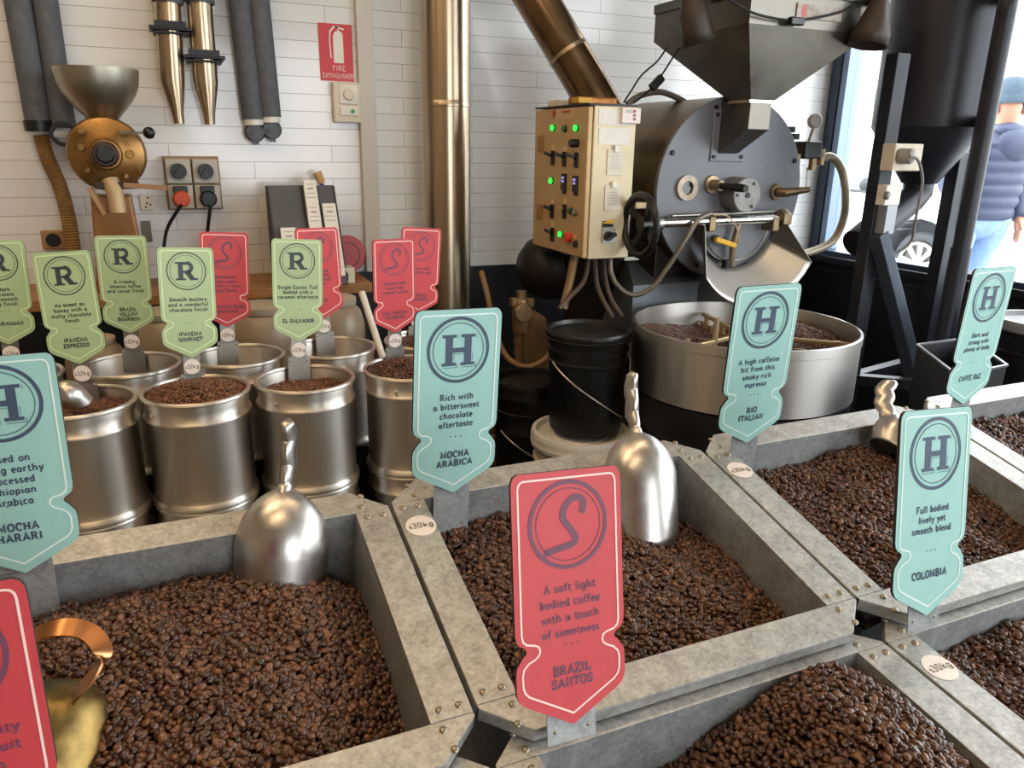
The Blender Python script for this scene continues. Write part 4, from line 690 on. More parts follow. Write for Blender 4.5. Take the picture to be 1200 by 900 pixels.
# vertical flue
c = on('y', 523, 180, 3.06); t = thing('flue_pipe', 'tall vertical steel flue pipe in front of the tiled wall', 'pipe', (c[0], 3.06, 0)); b = MB(); zs_ = wallp(523, 118)[2]
b.lathe([(.098, 0), (.098, 3.1)], 48, Matrix.Translation((c[0], 3.06, 0))); b.build('pipe', M['flue'], t, True); b = MB(); zs_ = on('y', 523, 118, 2.96)[2]; b.lathe([(.098, zs_-.02), (.1, zs_-.018), (.1, zs_+.002), (.0985, zs_+.004)], 48, Matrix.Translation((c[0], 3.06, 0))); b.build('seam_band', M['flue'], t, True)
# slanting exhaust
p0 = on('y', 705, 128, 2.62); p1 = on('y', 629, 0, 2.78); d = (p1-p0); t = thing('exhaust_pipe', 'slanting smoke stained steel exhaust pipe rising from behind the control cabinet', 'pipe', p0); b = MB(); b.tube([p0-d*.12, p0+d*.52, p0+d*.52+np.array([0, 0, .0001]), p1+d*1.1], .077, 36); b.build('pipe', mk('smoked_steel', (128, 106, 80), .24, 1, .45, 4, rvar=.08), t, True)
q = p0+d*.5; b = MB(); b.tube([q, q+d*.03], .0795, 36); b.build('joint_band', M['flue'], t, True)
# ------------------------------------------------------------------ coffee roaster
DY = 2.331; RC = on('y', 857, 222, DY); RR = .325; V3 = Vector
grey = mk('roaster_grey', (112, 114, 120), .5, .25, .06, 8, .04, 60); bronze = mk('drum_bronze', (118, 98, 70), .36, .85, .25, 4, rvar=.08); darkb = mk('soot_brown', (40, 32, 29), .5, .3, .3, 6)
hop = mk('hopper_steel', (104, 100, 92), .34, .85, .25, 5, rvar=.1); silver = mk('polished_silver', (200, 196, 190), .25, 1, .06, 8); fit_ = mk('fitting_bronze', (136, 118, 92), .38, .8, .25, 30)
ro = thing('coffee_roaster', 'big grey drum coffee roaster with steel hopper behind the cooling tray', 'coffee roaster', (RC[0], 2.6, 0))
m = Matrix.Translation(V3((RC[0], DY, RC[2]))) @ Matrix.Rotation(rad(-90), 4, 'X')
b = MB(); b.lathe([(RR-.002, .012), (RR-.002, .56), (.0001, .57)], 64, m); b.build('drum', bronze, ro, True)
b = MB(); b.lathe([(.0001, 0), (RR-.002, 0), (RR, .002), (RR, .016), (RR-.004, .018)], 72, m); fp = b.build('front_plate', grey, ro, True)
for k in range(8):
    a = rad(20+45*k); q = MB(); q.disc((RC[0]+.3*math.cos(a), DY, RC[2]+.3*math.sin(a)), (0, -1, 0), .009, .008, 8, .002); q.build('bolt', M['frame_black'], fp, True)
yf = lambda x, y, d=0: on('y', x, y, DY-d)
b = MB(); b.mm((RC[0]-.27, DY+.06, 0), (RC[0]+.27, 2.92, RC[2]-.2)); b.build('base_housing', darkb, ro, True, smooth=False, bevel=.006)
p = yf(746, 336); q = yf(822, 338); b = MB(); b.prism([(p[0], DY+.02, .70), (q[0], DY+.02, .70), (q[0], DY+.3, .70), (p[0], DY+.3, .70)], [(p[0], DY+.02, p[2]), (q[0], DY+.02, p[2]), (q[0], DY+.3, p[2]+.10), (p[0]+.12, DY+.3, p[2]+.10)]); b.build('ash_hood', mk('blue_grey_sheet', (116, 124, 132), .45, .6, .15, 8), ro, True, smooth=False)
# sight glass, trier, hub, probe
c = yf(804, 220); b = MB(); b.ring((c[0], DY, c[2]), (0, -1, 0), .034, .02, .012, 32); sg = b.build('sight_glass_ring', mk('worn_ring', (176, 160, 142), .5, .5, .2, 40), ro, True); b = MB(); b.disc((c[0], DY, c[2]), (0, -1, 0), .025, .004, 24); b.build('sight_glass', mk('smoky_glass', (40, 30, 26), .1), sg, True)
c = yf(834, 216); b = MB(); b.disc((c[0], DY, c[2]), (0, -1, 0), .033, .01, 24, .002); b.tube([(c[0], DY, c[2]), (c[0]+.004, DY-.05, c[2]-.002)], .018, 16); tr = b.build('trier_flange', mk('trier_brass', (158, 138, 112), .4, .8, .2, 30), ro, True); b = MB(); b.tube([(c[0]+.004, DY-.05, c[2]-.003), (c[0]+.02, DY-.13, c[2]-.006), (c[0]+.024, DY-.16, c[2]-.007)], [.012, .015, .013], 14); b.build('trier_handle', M['black'], tr, True)
c = yf(858, 227); b = MB(); b.disc((c[0], DY, c[2]), (0, -1, 0), .062, .085, 36, .004); hb = b.build('shaft_hub', mk('cast_grey', (132, 130, 126), .5, .6, .15, 30, .1, 80), ro, True); b = MB(); b.disc((c[0], DY-.085, c[2]), (0, -1, 0), .01, .004, 12); b.build('shaft_pin', M['frame_black'], hb, True)
for k in range(3): a = rad(60+120*k); b = MB(); b.disc((c[0]+.046*math.cos(a), DY-.085, c[2]+.046*math.sin(a)), (0, -1, 0), .006, .003, 10); b.build('hub_screw', M['frame_black'], hb, True)
c = yf(909, 225); b = MB(); b.disc((c[0], DY, c[2]), (0, -1, 0), .03, .012, 24, .002); e = V3(on('y', 948, 222, DY-.07)); b.tube([(c[0], DY-.012, c[2]), (c[0]+.012, DY-.04, c[2]), tuple(V3((c[0]+.012, DY-.04, c[2])).lerp(e, .5)), tuple(e)], [.018, .017, .014, .011], 14); b.build('side_probe', fit_, ro, True)
# discharge door, apron and cheeks
dc = yf(858, 256); r1 = .172
b = MB(); n = 28; P = [(dc[0]+r1*math.cos(math.pi+math.pi*i/n), DY-.03, dc[2]+.01+r1*math.sin(math.pi+math.pi*i/n)) for i in range(n+1)]; b.prism(P, [(x, DY-.001, z) for x, y, z in P]); dd = b.build('discharge_door', grey, ro, True, smooth=False, bevel=.003)
b = MB(); b.tube([(dc[0]+(r1-.02)*math.cos(math.pi+math.pi*i/n), DY-.032, dc[2]+.0+(r1-.02)*math.sin(math.pi+math.pi*i/n)) for i in range(2, n-1)], .0035, 6); b.build('door_rim', M['steel_dull'], dd, True)
b = MB(); b.grid(40, 8, lambda u, v: (dc[0]+.012*v+(r1+.004+.1*v)*math.cos(rad(216+118*u)), DY-.028-.13*v, dc[2]-.004+(r1+.004+.085*v)*math.sin(rad(216+118*u))-.035*v)); b.build('discharge_apron', mk('bright_apron', (214, 210, 204), .42, .75, .06, 8), ro, True, solid=.003, angle=80)
for sx, a in ((-1, 216), (1, 334)):
    i0 = V3((dc[0]+(r1+.004)*math.cos(rad(a)), DY-.028, dc[2]-.004+(r1+.004)*math.sin(rad(a)))); o1 = V3((dc[0]+.012+(r1+.104)*math.cos(rad(a)), DY-.158, dc[2]-.039+(r1+.089)*math.sin(rad(a)))); tp_ = V3((dc[0]+sx*(r1-.0), DY-.03, dc[2]+.006)); t2 = V3((dc[0]+sx*(r1+.006), DY-.075, dc[2]-.0))
    d = V3((sx*.004, 0, 0)); b = MB(); b.prism([i0, o1, t2, tp_], [i0+d, o1+d, t2+d, tp_+d]); b.build('apron_cheek', hop, ro, True, smooth=False)
rY = DY-.075; p0, p1 = on('y', 766, 262, rY), on('y', 917, 256, rY)
b = MB(); b.tube([p0, p1], .0155, 18); rod = b.build('locking_rod', silver, ro, True); b = MB(); b.tube([p0+np.array([.1, .04, .02]), p1+np.array([-.01, .04, .022])], .006, 10); b.build('thin_rod', M['steel_dull'], rod, True)
b = MB(); m2 = Matrix.Translation(V3(p1)) @ Matrix.Rotation(rad(90), 4, 'Y'); b.lathe([(.0001, -.02), (.034, -.018), (.036, 0), (.034, .018), (.0001, .02)], 6, m2); b.build('end_nut', fit_, rod, True, smooth=False)
for px in (832, 906): c = on('y', px, 261, rY); b = MB(); b.mm((c[0]-.014, rY-.02, c[2]-.03), (c[0]+.014, DY, c[2]+.022)); b.build('rod_bracket', fit_, rod, True, smooth=False, bevel=.004)
b = MB(); b.tube([p0-np.array([.0, 0, 0]), p0+np.array([.028, 0, 0])], .026, 16); b.build('rod_collar', M['steel_dull'], rod, True)
wc = on('y', 750, 264, rY-.01); wr = .1; b = MB(); b.torus(wc, (1, 0, 0), wr, .013, 40, 10); hw = b.build('handwheel', M['black'], ro, True)
b = MB(); b.disc((wc[0]+.0, wc[1], wc[2]), (1, 0, 0), .026, .05, 18, .004); b.build('wheel_hub', M['black'], hw, True)
for k in range(4): a = rad(30+90*k); b = MB(); b.bar((wc[0]+.022, wc[1]+.02*math.cos(a), wc[2]+.02*math.sin(a)), (wc[0], wc[1]+wr*math.cos(a), wc[2]+wr*math.sin(a)), .024, .012, (1, 0, 0)); b.build('spoke', M['black'], hw, True, smooth=False, bevel=.003)
ye = mk('yellow_lever', (226, 176, 40), .45); p0, p1 = on('y', 838, 280, DY-.06), on('y', 862, 288, DY-.075); vp = on('y', 859, 288, DY-.06)
b = MB(); b.tube([on('y', 866, 262, DY-.06), vp, on('y', 857, 312, DY-.055)], [.010, .013, .011], 12); vs_ = b.build('valve_stem', fit_, ro, True); b = MB(); b.bar(p0, p1, .02, .018); b.build('valve_lever', ye, vs_, True, smooth=False, bevel=.004); b = MB(); b.disc(on('y', 836, 279, DY-.03), (0, -1, 0), .012, .035, 12, .003); b.build('valve_pin', fit_, vs_, True)
b = MB(); b.box(on('y', 852, 309, DY-.045), (.03, .03, .03)); b.build('valve_foot', M['frame_black'], vs_, True, smooth=False, bevel=.003)
b = MB(); b.tube(smoothpath([on('y', 836, 252, DY-.10), on('y', 852, 253, DY-.11), on('y', 864, 268, DY-.1), on('y', 866, 285, DY-.09)], 6), .003, 8); b.build('thin_wire', mk('pale_wire', (176, 158, 128), .5), ro, True)
cond = mk('flexible_conduit', (122, 116, 104), .4, .5, .15, 60)
b = MB(); P = smoothpath([on('y', 834, 250, DY-.11), on('y', 818, 258, DY-.11), on('y', 801, 285, DY-.1), on('y', 782, 314, DY-.08), on('y', 764, 337, DY-.06), on('y', 742, 346, DY-.03), on('y', 724, 335, DY), on('y', 716, 318, DY+.03), on('y', 715, 300, DY+.05)], 10); b.tube(P, [.0095 if i % 2 else .0085 for i in range(len(P))], 10); b.build('conduit', cond, ro, True)
for pts in (((697, 300, .1), (699, 330, .1), (706, 350, .06), (718, 372, .02)), ((707, 300, .09), (709, 325, .09), (716, 350, .05), (730, 372, .0)), ((690, 305, .12), (684, 330, .12), (668, 348, .12), (655, 362, .1))):
    b = MB(); b.tube(smoothpath([on('y', x, y, DY+d) for x, y, d in pts], 6), .009, 10); b.build('cable', mk('brown_cable', (88, 74, 62), .55), ro, True)
b = MB(); b.tube([on('y', 674, 298, DY+.16), on('y', 668, 330, DY+.16), on('y', 660, 362, DY+.14)], .016, 12); b.build('tan_pipe', mk('tan_pipe', (146, 116, 78), .5, .2), ro, True)
# gauge, manifold, hose on the right flank
gp_ = DY+.06; mbx = on('y', 946, 176, gp_)
b = MB(); b.box(mbx, (.085, .07, .065)); mf = b.build('gas_manifold', M['black'], ro, True, smooth=False, bevel=.006)
for px, py, r in ((934, 190, .012), (952, 190, .014), (962, 184, .014)): b = MB(); c = on('y', px, py, gp_-.02); b.tube([c+np.array([0, 0, .03]), c-np.array([0, 0, .03])], r, 10); b.build('manifold_fitting', fit_, mf, True)
b = MB(); b.tube([on('y', 947, 168, gp_), on('y', 953, 151, gp_)], .006, 8); b.build('gauge_stem', fit_, mf, True)
c = on('y', 958, 142, gp_); b = MB(); b.disc(c+np.array([0, .02, 0]), (-.3, -1, .1), .027, .022, 28, .004); b.build('pressure_gauge', mk('gauge_face', (168, 156, 148), .4), mf, True)
b = MB(); b.tube(smoothpath([on('y', x, y, gp_+d) for x, y, d in ((960, 186, 0), (974, 184, 0), (986, 198, 0), (991, 225, 0), (989, 255, .02), (976, 282, .04), (950, 295, .05), (916, 303, .05))], 8), .0165, 12); b.build('gas_hose', mk('silver_hose', (172, 160, 140), .4, .4, .12, 40), mf, True)
b = MB(); b.tube([on('y', 946, 196, gp_), on('y', 945, 222, gp_)], .003, 6); b.build('sensing_tube', M['steel_dull'], mf, True)
for k, (px, py) in enumerate(((925, 152), (930, 160))): b = MB(); b.box(on('y', px, py, DY+.03), (.03, .03, .02)); b.build('hinge_block', M['frame_black'], ro, True, smooth=False)
# hopper and chute
hy = 2.111; N = on('y', 878, 27, hy); hx1 = on('y', 1020, 38, hy)[0]; hy1 = on('x', 767, 42, N[0])[1]; zf = N[2]; ztop = zf+.115
nk = on('y', 880, 118, 2.175); nx1 = on('y', 905, 118, 2.175)[0]; ny1 = on('x', 857, 118, nk[0])[1]; zn = nk[2]
A_ = [(N[0], hy), (hx1, hy), (hx1, hy1), (N[0], hy1)]; Bq = [(nk[0], nk[1]), (nx1, nk[1]), (nx1, ny1), (nk[0], ny1)]
b = MB(); vs = [(x, y, ztop) for x, y in A_]+[(x, y, zf) for x, y in A_]+[(x, y, zn) for x, y in Bq]; b.add(vs, [(4*k+i, 4*k+(i+1) % 4, 4*k+4+(i+1) % 4, 4*k+4+i) for k in (0, 1) for i in range(4)]); hp_ = b.build('hopper', hop, ro, True, smooth=False, solid=.003)
b = MB()
for i in range(4): a, c = A_[i], A_[(i+1) % 4]; b.bar((a[0], a[1], ztop-.006), (c[0], c[1], ztop-.006), .02, .03)
b.build('hopper_lip', hop, hp_, True, smooth=False)
zc1 = on('y', 888, 152, nk[1])[2]; zc2 = on('y', 858, 181, DY-.01)[2]
b = MB(); b.add([(nk[0], nk[1], zn), (nx1, nk[1], zn), (nx1, nk[1], zc1), (nk[0], nk[1], zc1), (nk[0], DY, zn), (nx1, DY, zn), (nx1, DY, zc2), (nk[0], DY, zc2)], [(0, 1, 2, 3), (3, 2, 6, 7), (0, 3, 7, 4), (1, 5, 6, 2), (0, 4, 5, 1), (4, 7, 6, 5)]); chu = b.build('feed_chute', hop, ro, True, smooth=False, bevel=.002)
b = MB(); b.mm((nk[0]-.03, DY-.006, zc2-.025), (nx1+.03, DY, zn-.02)); b.build('chute_flange', grey, chu, True, smooth=False, bevel=.002)
for x in (nk[0]-.016, nx1+.016):
    for z in (zc2-.008, zn-.04): b = MB(); b.disc((x, DY-.006, z), (0, -1, 0), .007, .006, 8, .001); b.build('bolt', M['frame_black'], chu, True)
b = MB(); b.box((nx1+.035, nk[1]+.03, zn-.012), (.05, .012, .006)); b.mm((nk[0]-.01, nk[1]-.006, zn-.006), (nx1+.012, ny1, zn+.003)); b.build('slide_gate', silver, chu, True, smooth=False)
a, c = on('y', 935, 3, hy-.004), on('y', 985, 26, hy-.004)
b = MB(); b.mm((a[0], hy-.006, c[2]), (c[0], hy-.001, a[2])); lp = b.build('name_plate', mk('worn_label', (222, 214, 206), .6, 0, .3, 30, col2=(150, 132, 116)), hp_, True, smooth=False)
b = MB(); b.ball(((a[0]*.85+c[0]*.15), hy-.006, (a[2]+c[2])/2), (.012, .001, .02)); b.build('red_emblem', mk('faded_red', (190, 110, 104), .6), lp, True)
# duct and pedestal behind the cabinet
p = on('y', 616, 314, 2.86); b = MB(); m3 = Matrix.Translation(V3((p[0], 2.86, p[2]))) @ Matrix.Rotation(rad(90), 4, 'Y'); b.lathe([(.0001, -.02), (.07, -.012), (.115, .03), (.135, .09), (.137, .55), (.0001, .55)], 40, m3); b.torus((p[0]+.2, 2.86, p[2]), (1, 0, 0), .137, .006, 40, 6); b.build('exhaust_duct', darkb, ro, True)
b = MB(); c = on('y', 700, 340, 2.72); b.lathe([(.0001, 0), (.16, 0), (.16, .4), (.14, .5), (.13, .9), (.16, 1.04), (.0001, 1.04)], 36, Matrix.Translation((c[0], 2.72, 0))); b.build('fan_pedestal', darkb, ro, True)
b = MB(); p = on('y', 756, 240, DY+.05); b.mm((p[0]-.06, DY+.02, p[2]-.012), (p[0]+.07, DY+.05, p[2]+.012)); b.build('cabinet_bracket', fit_, ro, True, smooth=False, bevel=.003)
b = MB(); P = smoothpath([on('y', 735, 122, DY+.25), on('y', 750, 112, DY+.25), on('y', 775, 108, DY+.25), on('y', 800, 118, DY+.25), on('y', 806, 124, DY+.2)], 6); b.tube(P, .011, 10); b.tube([q+V3((.02, .03, .0)) for q in P], .009, 8); b.build('top_conduit', cond, ro, True)

# ------------------------------------------------------------------ control cabinet
bx0, by0, by1 = 1.283, 2.337, 2.757; bx1 = on('y', 747, 122, by0)[0]; bz1 = on('y', 696, 123, by0)[2]; bz0 = on('y', 692, 304, by0)[2]
cabm = mk('cream_cabinet', (206, 192, 158), .42, .1, .06, 5); cabt = mk('tan_cabinet_door', (194, 160, 112), .42, .1, .06, 5)
cb = thing('control_cabinet', 'cream control cabinet with green lamps, switches and red stop button', 'control cabinet', ((bx0+bx1)/2, (by0+by1)/2, bz0))
b = MB(); b.mm((bx0+.02, by0, bz0), (bx1, by1-.01, bz1)); b.build('housing', cabm, cb, True, smooth=False, bevel=.004)
b = MB(); b.mm((bx0, by0+.004, bz0+.004), (bx0+.018, by1, bz1-.004)); dr = b.build('door', cabt, cb, True, smooth=False, bevel=.004)
lf = lambda x, y, d=0: on('x', x, y, bx0-d)
def lfdisc(name, px, py, r, t, mat, par=dr, nn=18, d=0): b = MB(); b.disc(lf(px, py, d), (-1, 0, 0), r, t, nn, min(.002, t*.4)); return b.build(name, mat, par, True)
gl = mk('lit_green_lamp', (40, 235, 70), .3, emit=1.6); gd = mk('unlit_green_lamp', (24, 96, 60), .3)
for px, py, on_ in ((649, 150, 1), (662.7, 150.7, 0), (676.2, 150, 1), (647, 212, 1), (658, 274.5, 1), (669.5, 247, 0)): lfdisc('lamp_bezel', px, py, .0125, .004, M['frame_black']); lfdisc('green_lamp', px, py, .0105, .012, gl if on_ else gd)
lfdisc('selector_knob', 677, 168, .014, .03, M['black'])
for px, py in ((647, 183), (660.5, 184.4), (674.5, 185.6), (646, 245.6), (660.7, 246), (646.5, 273)):
    b = MB(); c = lf(px+1.5, py+2); b.box(c+np.array([-.003, 0, 0]), (.006, .022, .05)); k = b.build('switch_plate', M['black_matt'], dr, True, smooth=False)
    lfdisc('switch_bezel', px+.5, py, .0105, .006, M['steel_dull'], k); b = MB(); b.bar(c+np.array([-.006, .006, .008]), c+np.array([-.03, .016, .018]), .011, .012); b.build('toggle', mk('worn_knob', (150, 116, 70), .5) if (px, py) == (660.7, 246) else M['black'], k, True, smooth=False, bevel=.002)
    b = MB(); c = lf(px+1.5, py-10); b.box(c, (.002, .024, .018)); b.build('label_tab', mk('label_tan', (222, 190, 146), .6), dr, True, smooth=False)
for px, py in ((661.6, 213), (675, 215.5)):
    b = MB(); c = lf(px, py); b.box(c+np.array([-.004, 0, 0]), (.008, .032, .056)); k = b.build('temperature_display', M['black'], dr, True, smooth=False, bevel=.002); b = MB(); c2 = c+np.array([-.0085, 0, .01]); 
    for j in range(2):
        for kk in range(3): b.box(c2+np.array([0, (kk-1)*.007, -.012*j+.004]), (.001, .0045, .008))
    b.build('lit_digits', mk('lit_digits', (150, 150, 220), .4, emit=.8), k, True, smooth=False); b = MB(); b.box(lf(px+.5, py+10)+np.array([-.003, 0, 0]), (.006, .022, .02)); b.build('display_tab', M['black_matt'], dr, True, smooth=False)
lfdisc('key_switch', 675, 249, .012, .014, M['steel_dull']); lfdisc('stop_button', 668.5, 278, .017, .022, mk('stop_red', (214, 62, 40), .4)); lfdisc('stop_stem', 674, 279, .012, .01, mk('stop_tan', (190, 130, 80), .5))
b = MB(); b.box(lf(675, 286)+np.array([-.003, 0, 0]), (.006, .024, .022)); b.build('stop_label', M['black_matt'], dr, True, smooth=False)
b = MB(); c = lf(659.5, 133.5); b.box(c, (.003, .15, .036)); k = b.build('badge', mk('badge_tan', (206, 172, 128), .5), dr, True, smooth=False); b = MB(); c = lf(650, 133)+np.array([-.002, 0, 0]); b.ball(c, (.001, .012, .014), 10, 6); b.box(c+np.array([0, .004, -.012]), (.001, .008, .012)); b.build('red_emblem', mk('badge_red', (170, 60, 44), .5), k, True)
b = MB(); c = lf(664, 131)+np.array([-.002, 0, 0]); b.box(c, (.001, .06, .008)); b.build('badge_line', mk('badge_dark_red', (160, 84, 60), .5), k, True, smooth=False)
for px, py in ((634.5, 168), (633.5, 248)): b = MB(); b.box(lf(px, py)+np.array([-.004, 0, 0]), (.012, .035, .055)); b.build('hinge', mk('hinge_tan', (160, 118, 68), .45, .4), cb, True, smooth=False, bevel=.003)
ff = lambda x, y, d=0: on('y', x, y, by0-d)
def ffbox(name, x0, y0, x1, y1, t, mat, par=cb, bev=0): a, c = ff(x0, y0), ff(x1, y1); b = MB(); b.mm((a[0], by0-t, c[2]), (c[0], by0-.0002, a[2])); return b.build(name, mat, par, True, smooth=False, bevel=bev)
ffbox('white_card', 702, 127, 737, 147.5, .002, M['paper']); ffbox('white_card', 702, 149.5, 738, 170, .002, M['paper'])
k = ffbox('thermometer', 727, 126, 747.5, 145, .016, mk('white_plastic', (226, 214, 208), .4), cb, .002); ffbox('lcd', 730.5, 128.5, 739, 132.5, .0175, mk('lcd_grey', (172, 172, 160), .3), k)
for py in (130.5, 135, 139.5): b = MB(); c = ff(743.5, py, .016); b.disc(c, (0, -1, 0), .0045, .003, 10); b.build('red_button', mk('small_red', (150, 60, 66), .4), k, True)
for y0, y1, x0 in ((175, 205, 712), (217, 246, 709)):
    k = ffbox('tag_card', x0, y0, x0+17, y1, .004, mk('aged_card', (220, 212, 196), .7, 0, .05, 40)); ffbox('clip', x0+7, y0-4.5, x0+12, y0+3, .012, M['white'], k, .001)
    for j in range(5): ffbox('printed_line', x0+3, y0+8+j*3.4, x0+14, y0+8.7+j*3.4, .0045, mk('pale_ink', (176, 170, 164), .7), k)
k = ffbox('isolator_plate', 705.5, 267, 720, 284.5, .006, mk('silver_plate', (176, 172, 166), .4, .6), cb, .002); b = MB(); c = ff(712.5, 276.5, .006); b.disc(c, (0, -1, 0), .017, .012, 20, .002); b.box(c+np.array([0, -.02, 0]), (.04, .018, .012), Matrix.Rotation(rad(-25), 3, 'Y')); b.build('isolator_knob', M['black'], k, True, smooth=False)
ffbox('isolator_tag', 706, 259, 718, 266, .003, M['black']); b = MB(); p = [ff(705.5, 261.5, .0035), ff(720, 256, .0035), ff(718, 262.5, .0035)]; b.add(p, [(0, 1, 2)]); b.add([q+np.array([0, -.001, 0]) for q in p], [(0, 1, 2)]); b.build('warning_triangle', mk('warning_yellow', (220, 170, 40), .5), cb, True, smooth=False)
b = MB(); c = on('z', 655, 118, bz1+.01); b.box((bx0+.05, by1-.12, bz1+.014), (.07, .1, .028)); b.build('top_box', M['cream'], cb, True, smooth=False, bevel=.004)
b = MB(); b.mm((bx0+.0, by0-.002, bz1), (bx1, by1, bz1+.006)); b.build('top_plate', M['frame_black'], cb, True, smooth=False)
b = MB(); c = V3((bx0+.10, by0+.16, bz1+.02)); b.box(c, (.16, .07, .026)); b.build('pipe_saddle', mk('rusty_saddle', (176, 116, 56), .5, .5, .3, 30), cb, True, smooth=False, bevel=.006)
b = MB(); c = V3((bx0+.04, by0+.13, bz1+.02)); b.box(c, (.05, .05, .016)); b.build('yellow_clip', mk('clip_yellow', (206, 160, 40), .5), cb, True, smooth=False)
b = MB(); p = ff(742, 304); b.mm((p[0]-.03, by0+.01, bz0-.012), (p[0]+.03, by0+.05, bz0+.0)); b.build('foot_bracket', M['steel_dull'], cb, True, smooth=False)
# lamp cables hanging by the hopper
for pts, lab, sw in (([(782, 55, 1), (770, 72, 1), (752, 88, 1), (740, 106, 1), (731, 120, 1)], 'black lamp cable hanging from the hopper, plain one', None), ([(800, 50, 1), (790, 65, 1), (778, 84, 1), (766, 100, 1), (754, 112, 1), (742, 121, 1)], 'black lamp cable with inline switch hanging from the hopper', (770, 97))):
    P = smoothpath([on('y', x, y, 2.5) for x, y, _ in pts], 6); t = thing('lamp_cable', lab, 'cable', P[-1], 'cables by the hopper'); b = MB(); b.tube(P, .0035, 8); b.build('cord', M['rubber'], t, True)
    if sw: a, c = on('y', 763, 104, 2.5), on('y', 776, 90, 2.5); b = MB(); b.bar(a, c, .024, .03); b.build('inline_switch', M['black'], t, True, smooth=False, bevel=.006)
# clip lamps
brown = mk('brown_lamp_shade', (62, 50, 42), .5, .2, .2, 10)
for (x0, y0, x1, y1, yp, r0, r1, nm, cl) in ((1030, 6, 1017, 54, 2.05, .03, .062, 'brown clip lamp at the window end of the hopper', (1018, 2)), (811, 6, 819, 50, 2.22, .035, .052, 'dark clip lamp in front of the shaded hopper side', (835, 2))):
    a, c = V3(on('y', x0, y0, yp)), V3(on('y', x1, y1, yp)); t = thing('clip_lamp', nm, 'lamp', a, 'clip lamps on the hopper'); ax = (a-c).normalized(); m4 = Matrix.Translation(c) @ ax.to_track_quat('Z', 'Y').to_matrix().to_4x4(); L_ = (a-c).length
    b = MB(); b.lathe([(r1, 0), (r1*.93, L_*.35), (r0*1.3, L_*.8), (r0, L_), (r0*.8, L_+.03), (.0001, L_+.035)], 32, m4); b.build('shade', brown, t, True, solid=.002, angle=80)
    b = MB(); b.ball(c+ax*L_*.45, (.028, .028, .035)); b.build('bulb', M['white'], t, True)
    e = V3((min(max(a.x+.03, N[0]+.02), hx1-.03), hy-.0, ztop)) if yp < 2.1 else V3((N[0], yp+.06, ztop)); b = MB(); b.tube(smoothpath([a+ax*.03, a+ax*.09, e+V3((0, -.0, .06)), e], 6), .008, 10); b.build('gooseneck', M['frame_black'], t, True); b = MB(); b.box(e+V3((0, 0, -.005)), (.035, .05, .05)); b.build('clamp', M['frame_black'], t, True, smooth=False, bevel=.004)
P = smoothpath([on('y', x, y, hy-.02) for x, y in ((850, -4), (880, 14), (905, 21), (925, 24))], 6)+smoothpath([on('y', x, y, hy-.03) for x, y in ((930, 24), (955, 21), (985, 14), (1012, 4), (1024, -6))], 6); t = thing('lamp_lead', 'black lead with small switch crossing the front of the hopper', 'cable', P[0]); b = MB(); b.tube(P, .004, 8); b.build('cord', M['rubber'], t, True); b = MB(); b.box(on('y', 933, 25, hy-.025), (.055, .022, .024)); b.build('switch', M['black'], t, True, smooth=False, bevel=.004)

# ------------------------------------------------------------------ cooling tray
TX, TY, TZ, TR = 1.668, 1.93, .908, .357
t = thing('cooling_tray', 'round brushed steel cooling tray with stirrer arms under the roaster', 'tray', (TX, TY, 0))
mt = Matrix.Translation((TX, TY, 0)); b = MB(); b.lathe([(TR-.012, .70), (TR, .702), (TR, TZ-.03), (TR+.003, TZ-.028), (TR+.003, TZ-.002), (TR, TZ), (TR-.006, TZ), (TR-.006, .72)], 96, mt); b.build('pan_wall', M['pan'], t, True, angle=50)
b = MB(); b.lathe([(.0001, .715), (TR-.006, .72)], 64, mt); b.build('perforated_floor', M['steel_dull'], t, True)
b = MB(); b.lathe([(.0001, .56), (TR-.03, .56), (TR-.004, .60), (TR-.004, .694), (TR-.02, .70), (.0001, .70)], 72, mt); b.build('base_drum', M['black_matt'], t, True)
for k in range(3): a = rad(30+120*k); b = MB(); b.tube([(TX+.26*math.cos(a), TY+.26*math.sin(a), 0), (TX+.26*math.cos(a), TY+.26*math.sin(a), .57)], .03, 12); b.build('leg', M['black_matt'], t, True)
b = MB(); b.disc((TX, TY, .72), (0, 0, 1), .045, .165, 24, .004); st_ = b.build('stirrer_hub', mk('hub_cream', (190, 176, 154), .4, .3), t, True); arm = mk('bronze_arm', (170, 148, 112), .4, .6, .15, 20)
for k, a in enumerate((196, 76, -44)):
    ca, sa = math.cos(rad(a)), math.sin(rad(a)); b = MB(); b.bar((TX+.03*ca, TY+.03*sa, .868), (TX+.33*ca, TY+.33*sa, .868), .013, .014); ar = b.build('stirrer_arm', arm, st_, True, smooth=False, bevel=.003)
    for rr, h in (((.15, .075), (.29, .03)) if k == 0 else ((.15, .008), (.29, .008))): b = MB(); b.tube([(TX+rr*ca, TY+rr*sa, .80), (TX+rr*ca, TY+rr*sa, .868+h)], .009, 10); b.bar((TX+(rr-.05)*ca, TY+(rr-.05)*sa, .815), (TX+(rr+.05)*ca, TY+(rr+.05)*sa, .815), .006, .05); b.build('paddle', arm, st_, True, smooth=False)
p = hexpts(-.35, .35, -.35, .35, .0075); rr = np.hypot(*p.T); p = p[(rr < .35) & (rr > .05)]; th = np.arctan2(p[:, 1], p[:, 0]); rr = np.hypot(*p.T)
hz = .826+.02*np.sin(3*th+.8)+.012*np.cos(rr*20)+wob(p[:, 0], p[:, 1], 3)+.035*gs(p[:, 0], p[:, 1], .2, .0, .12, .14)
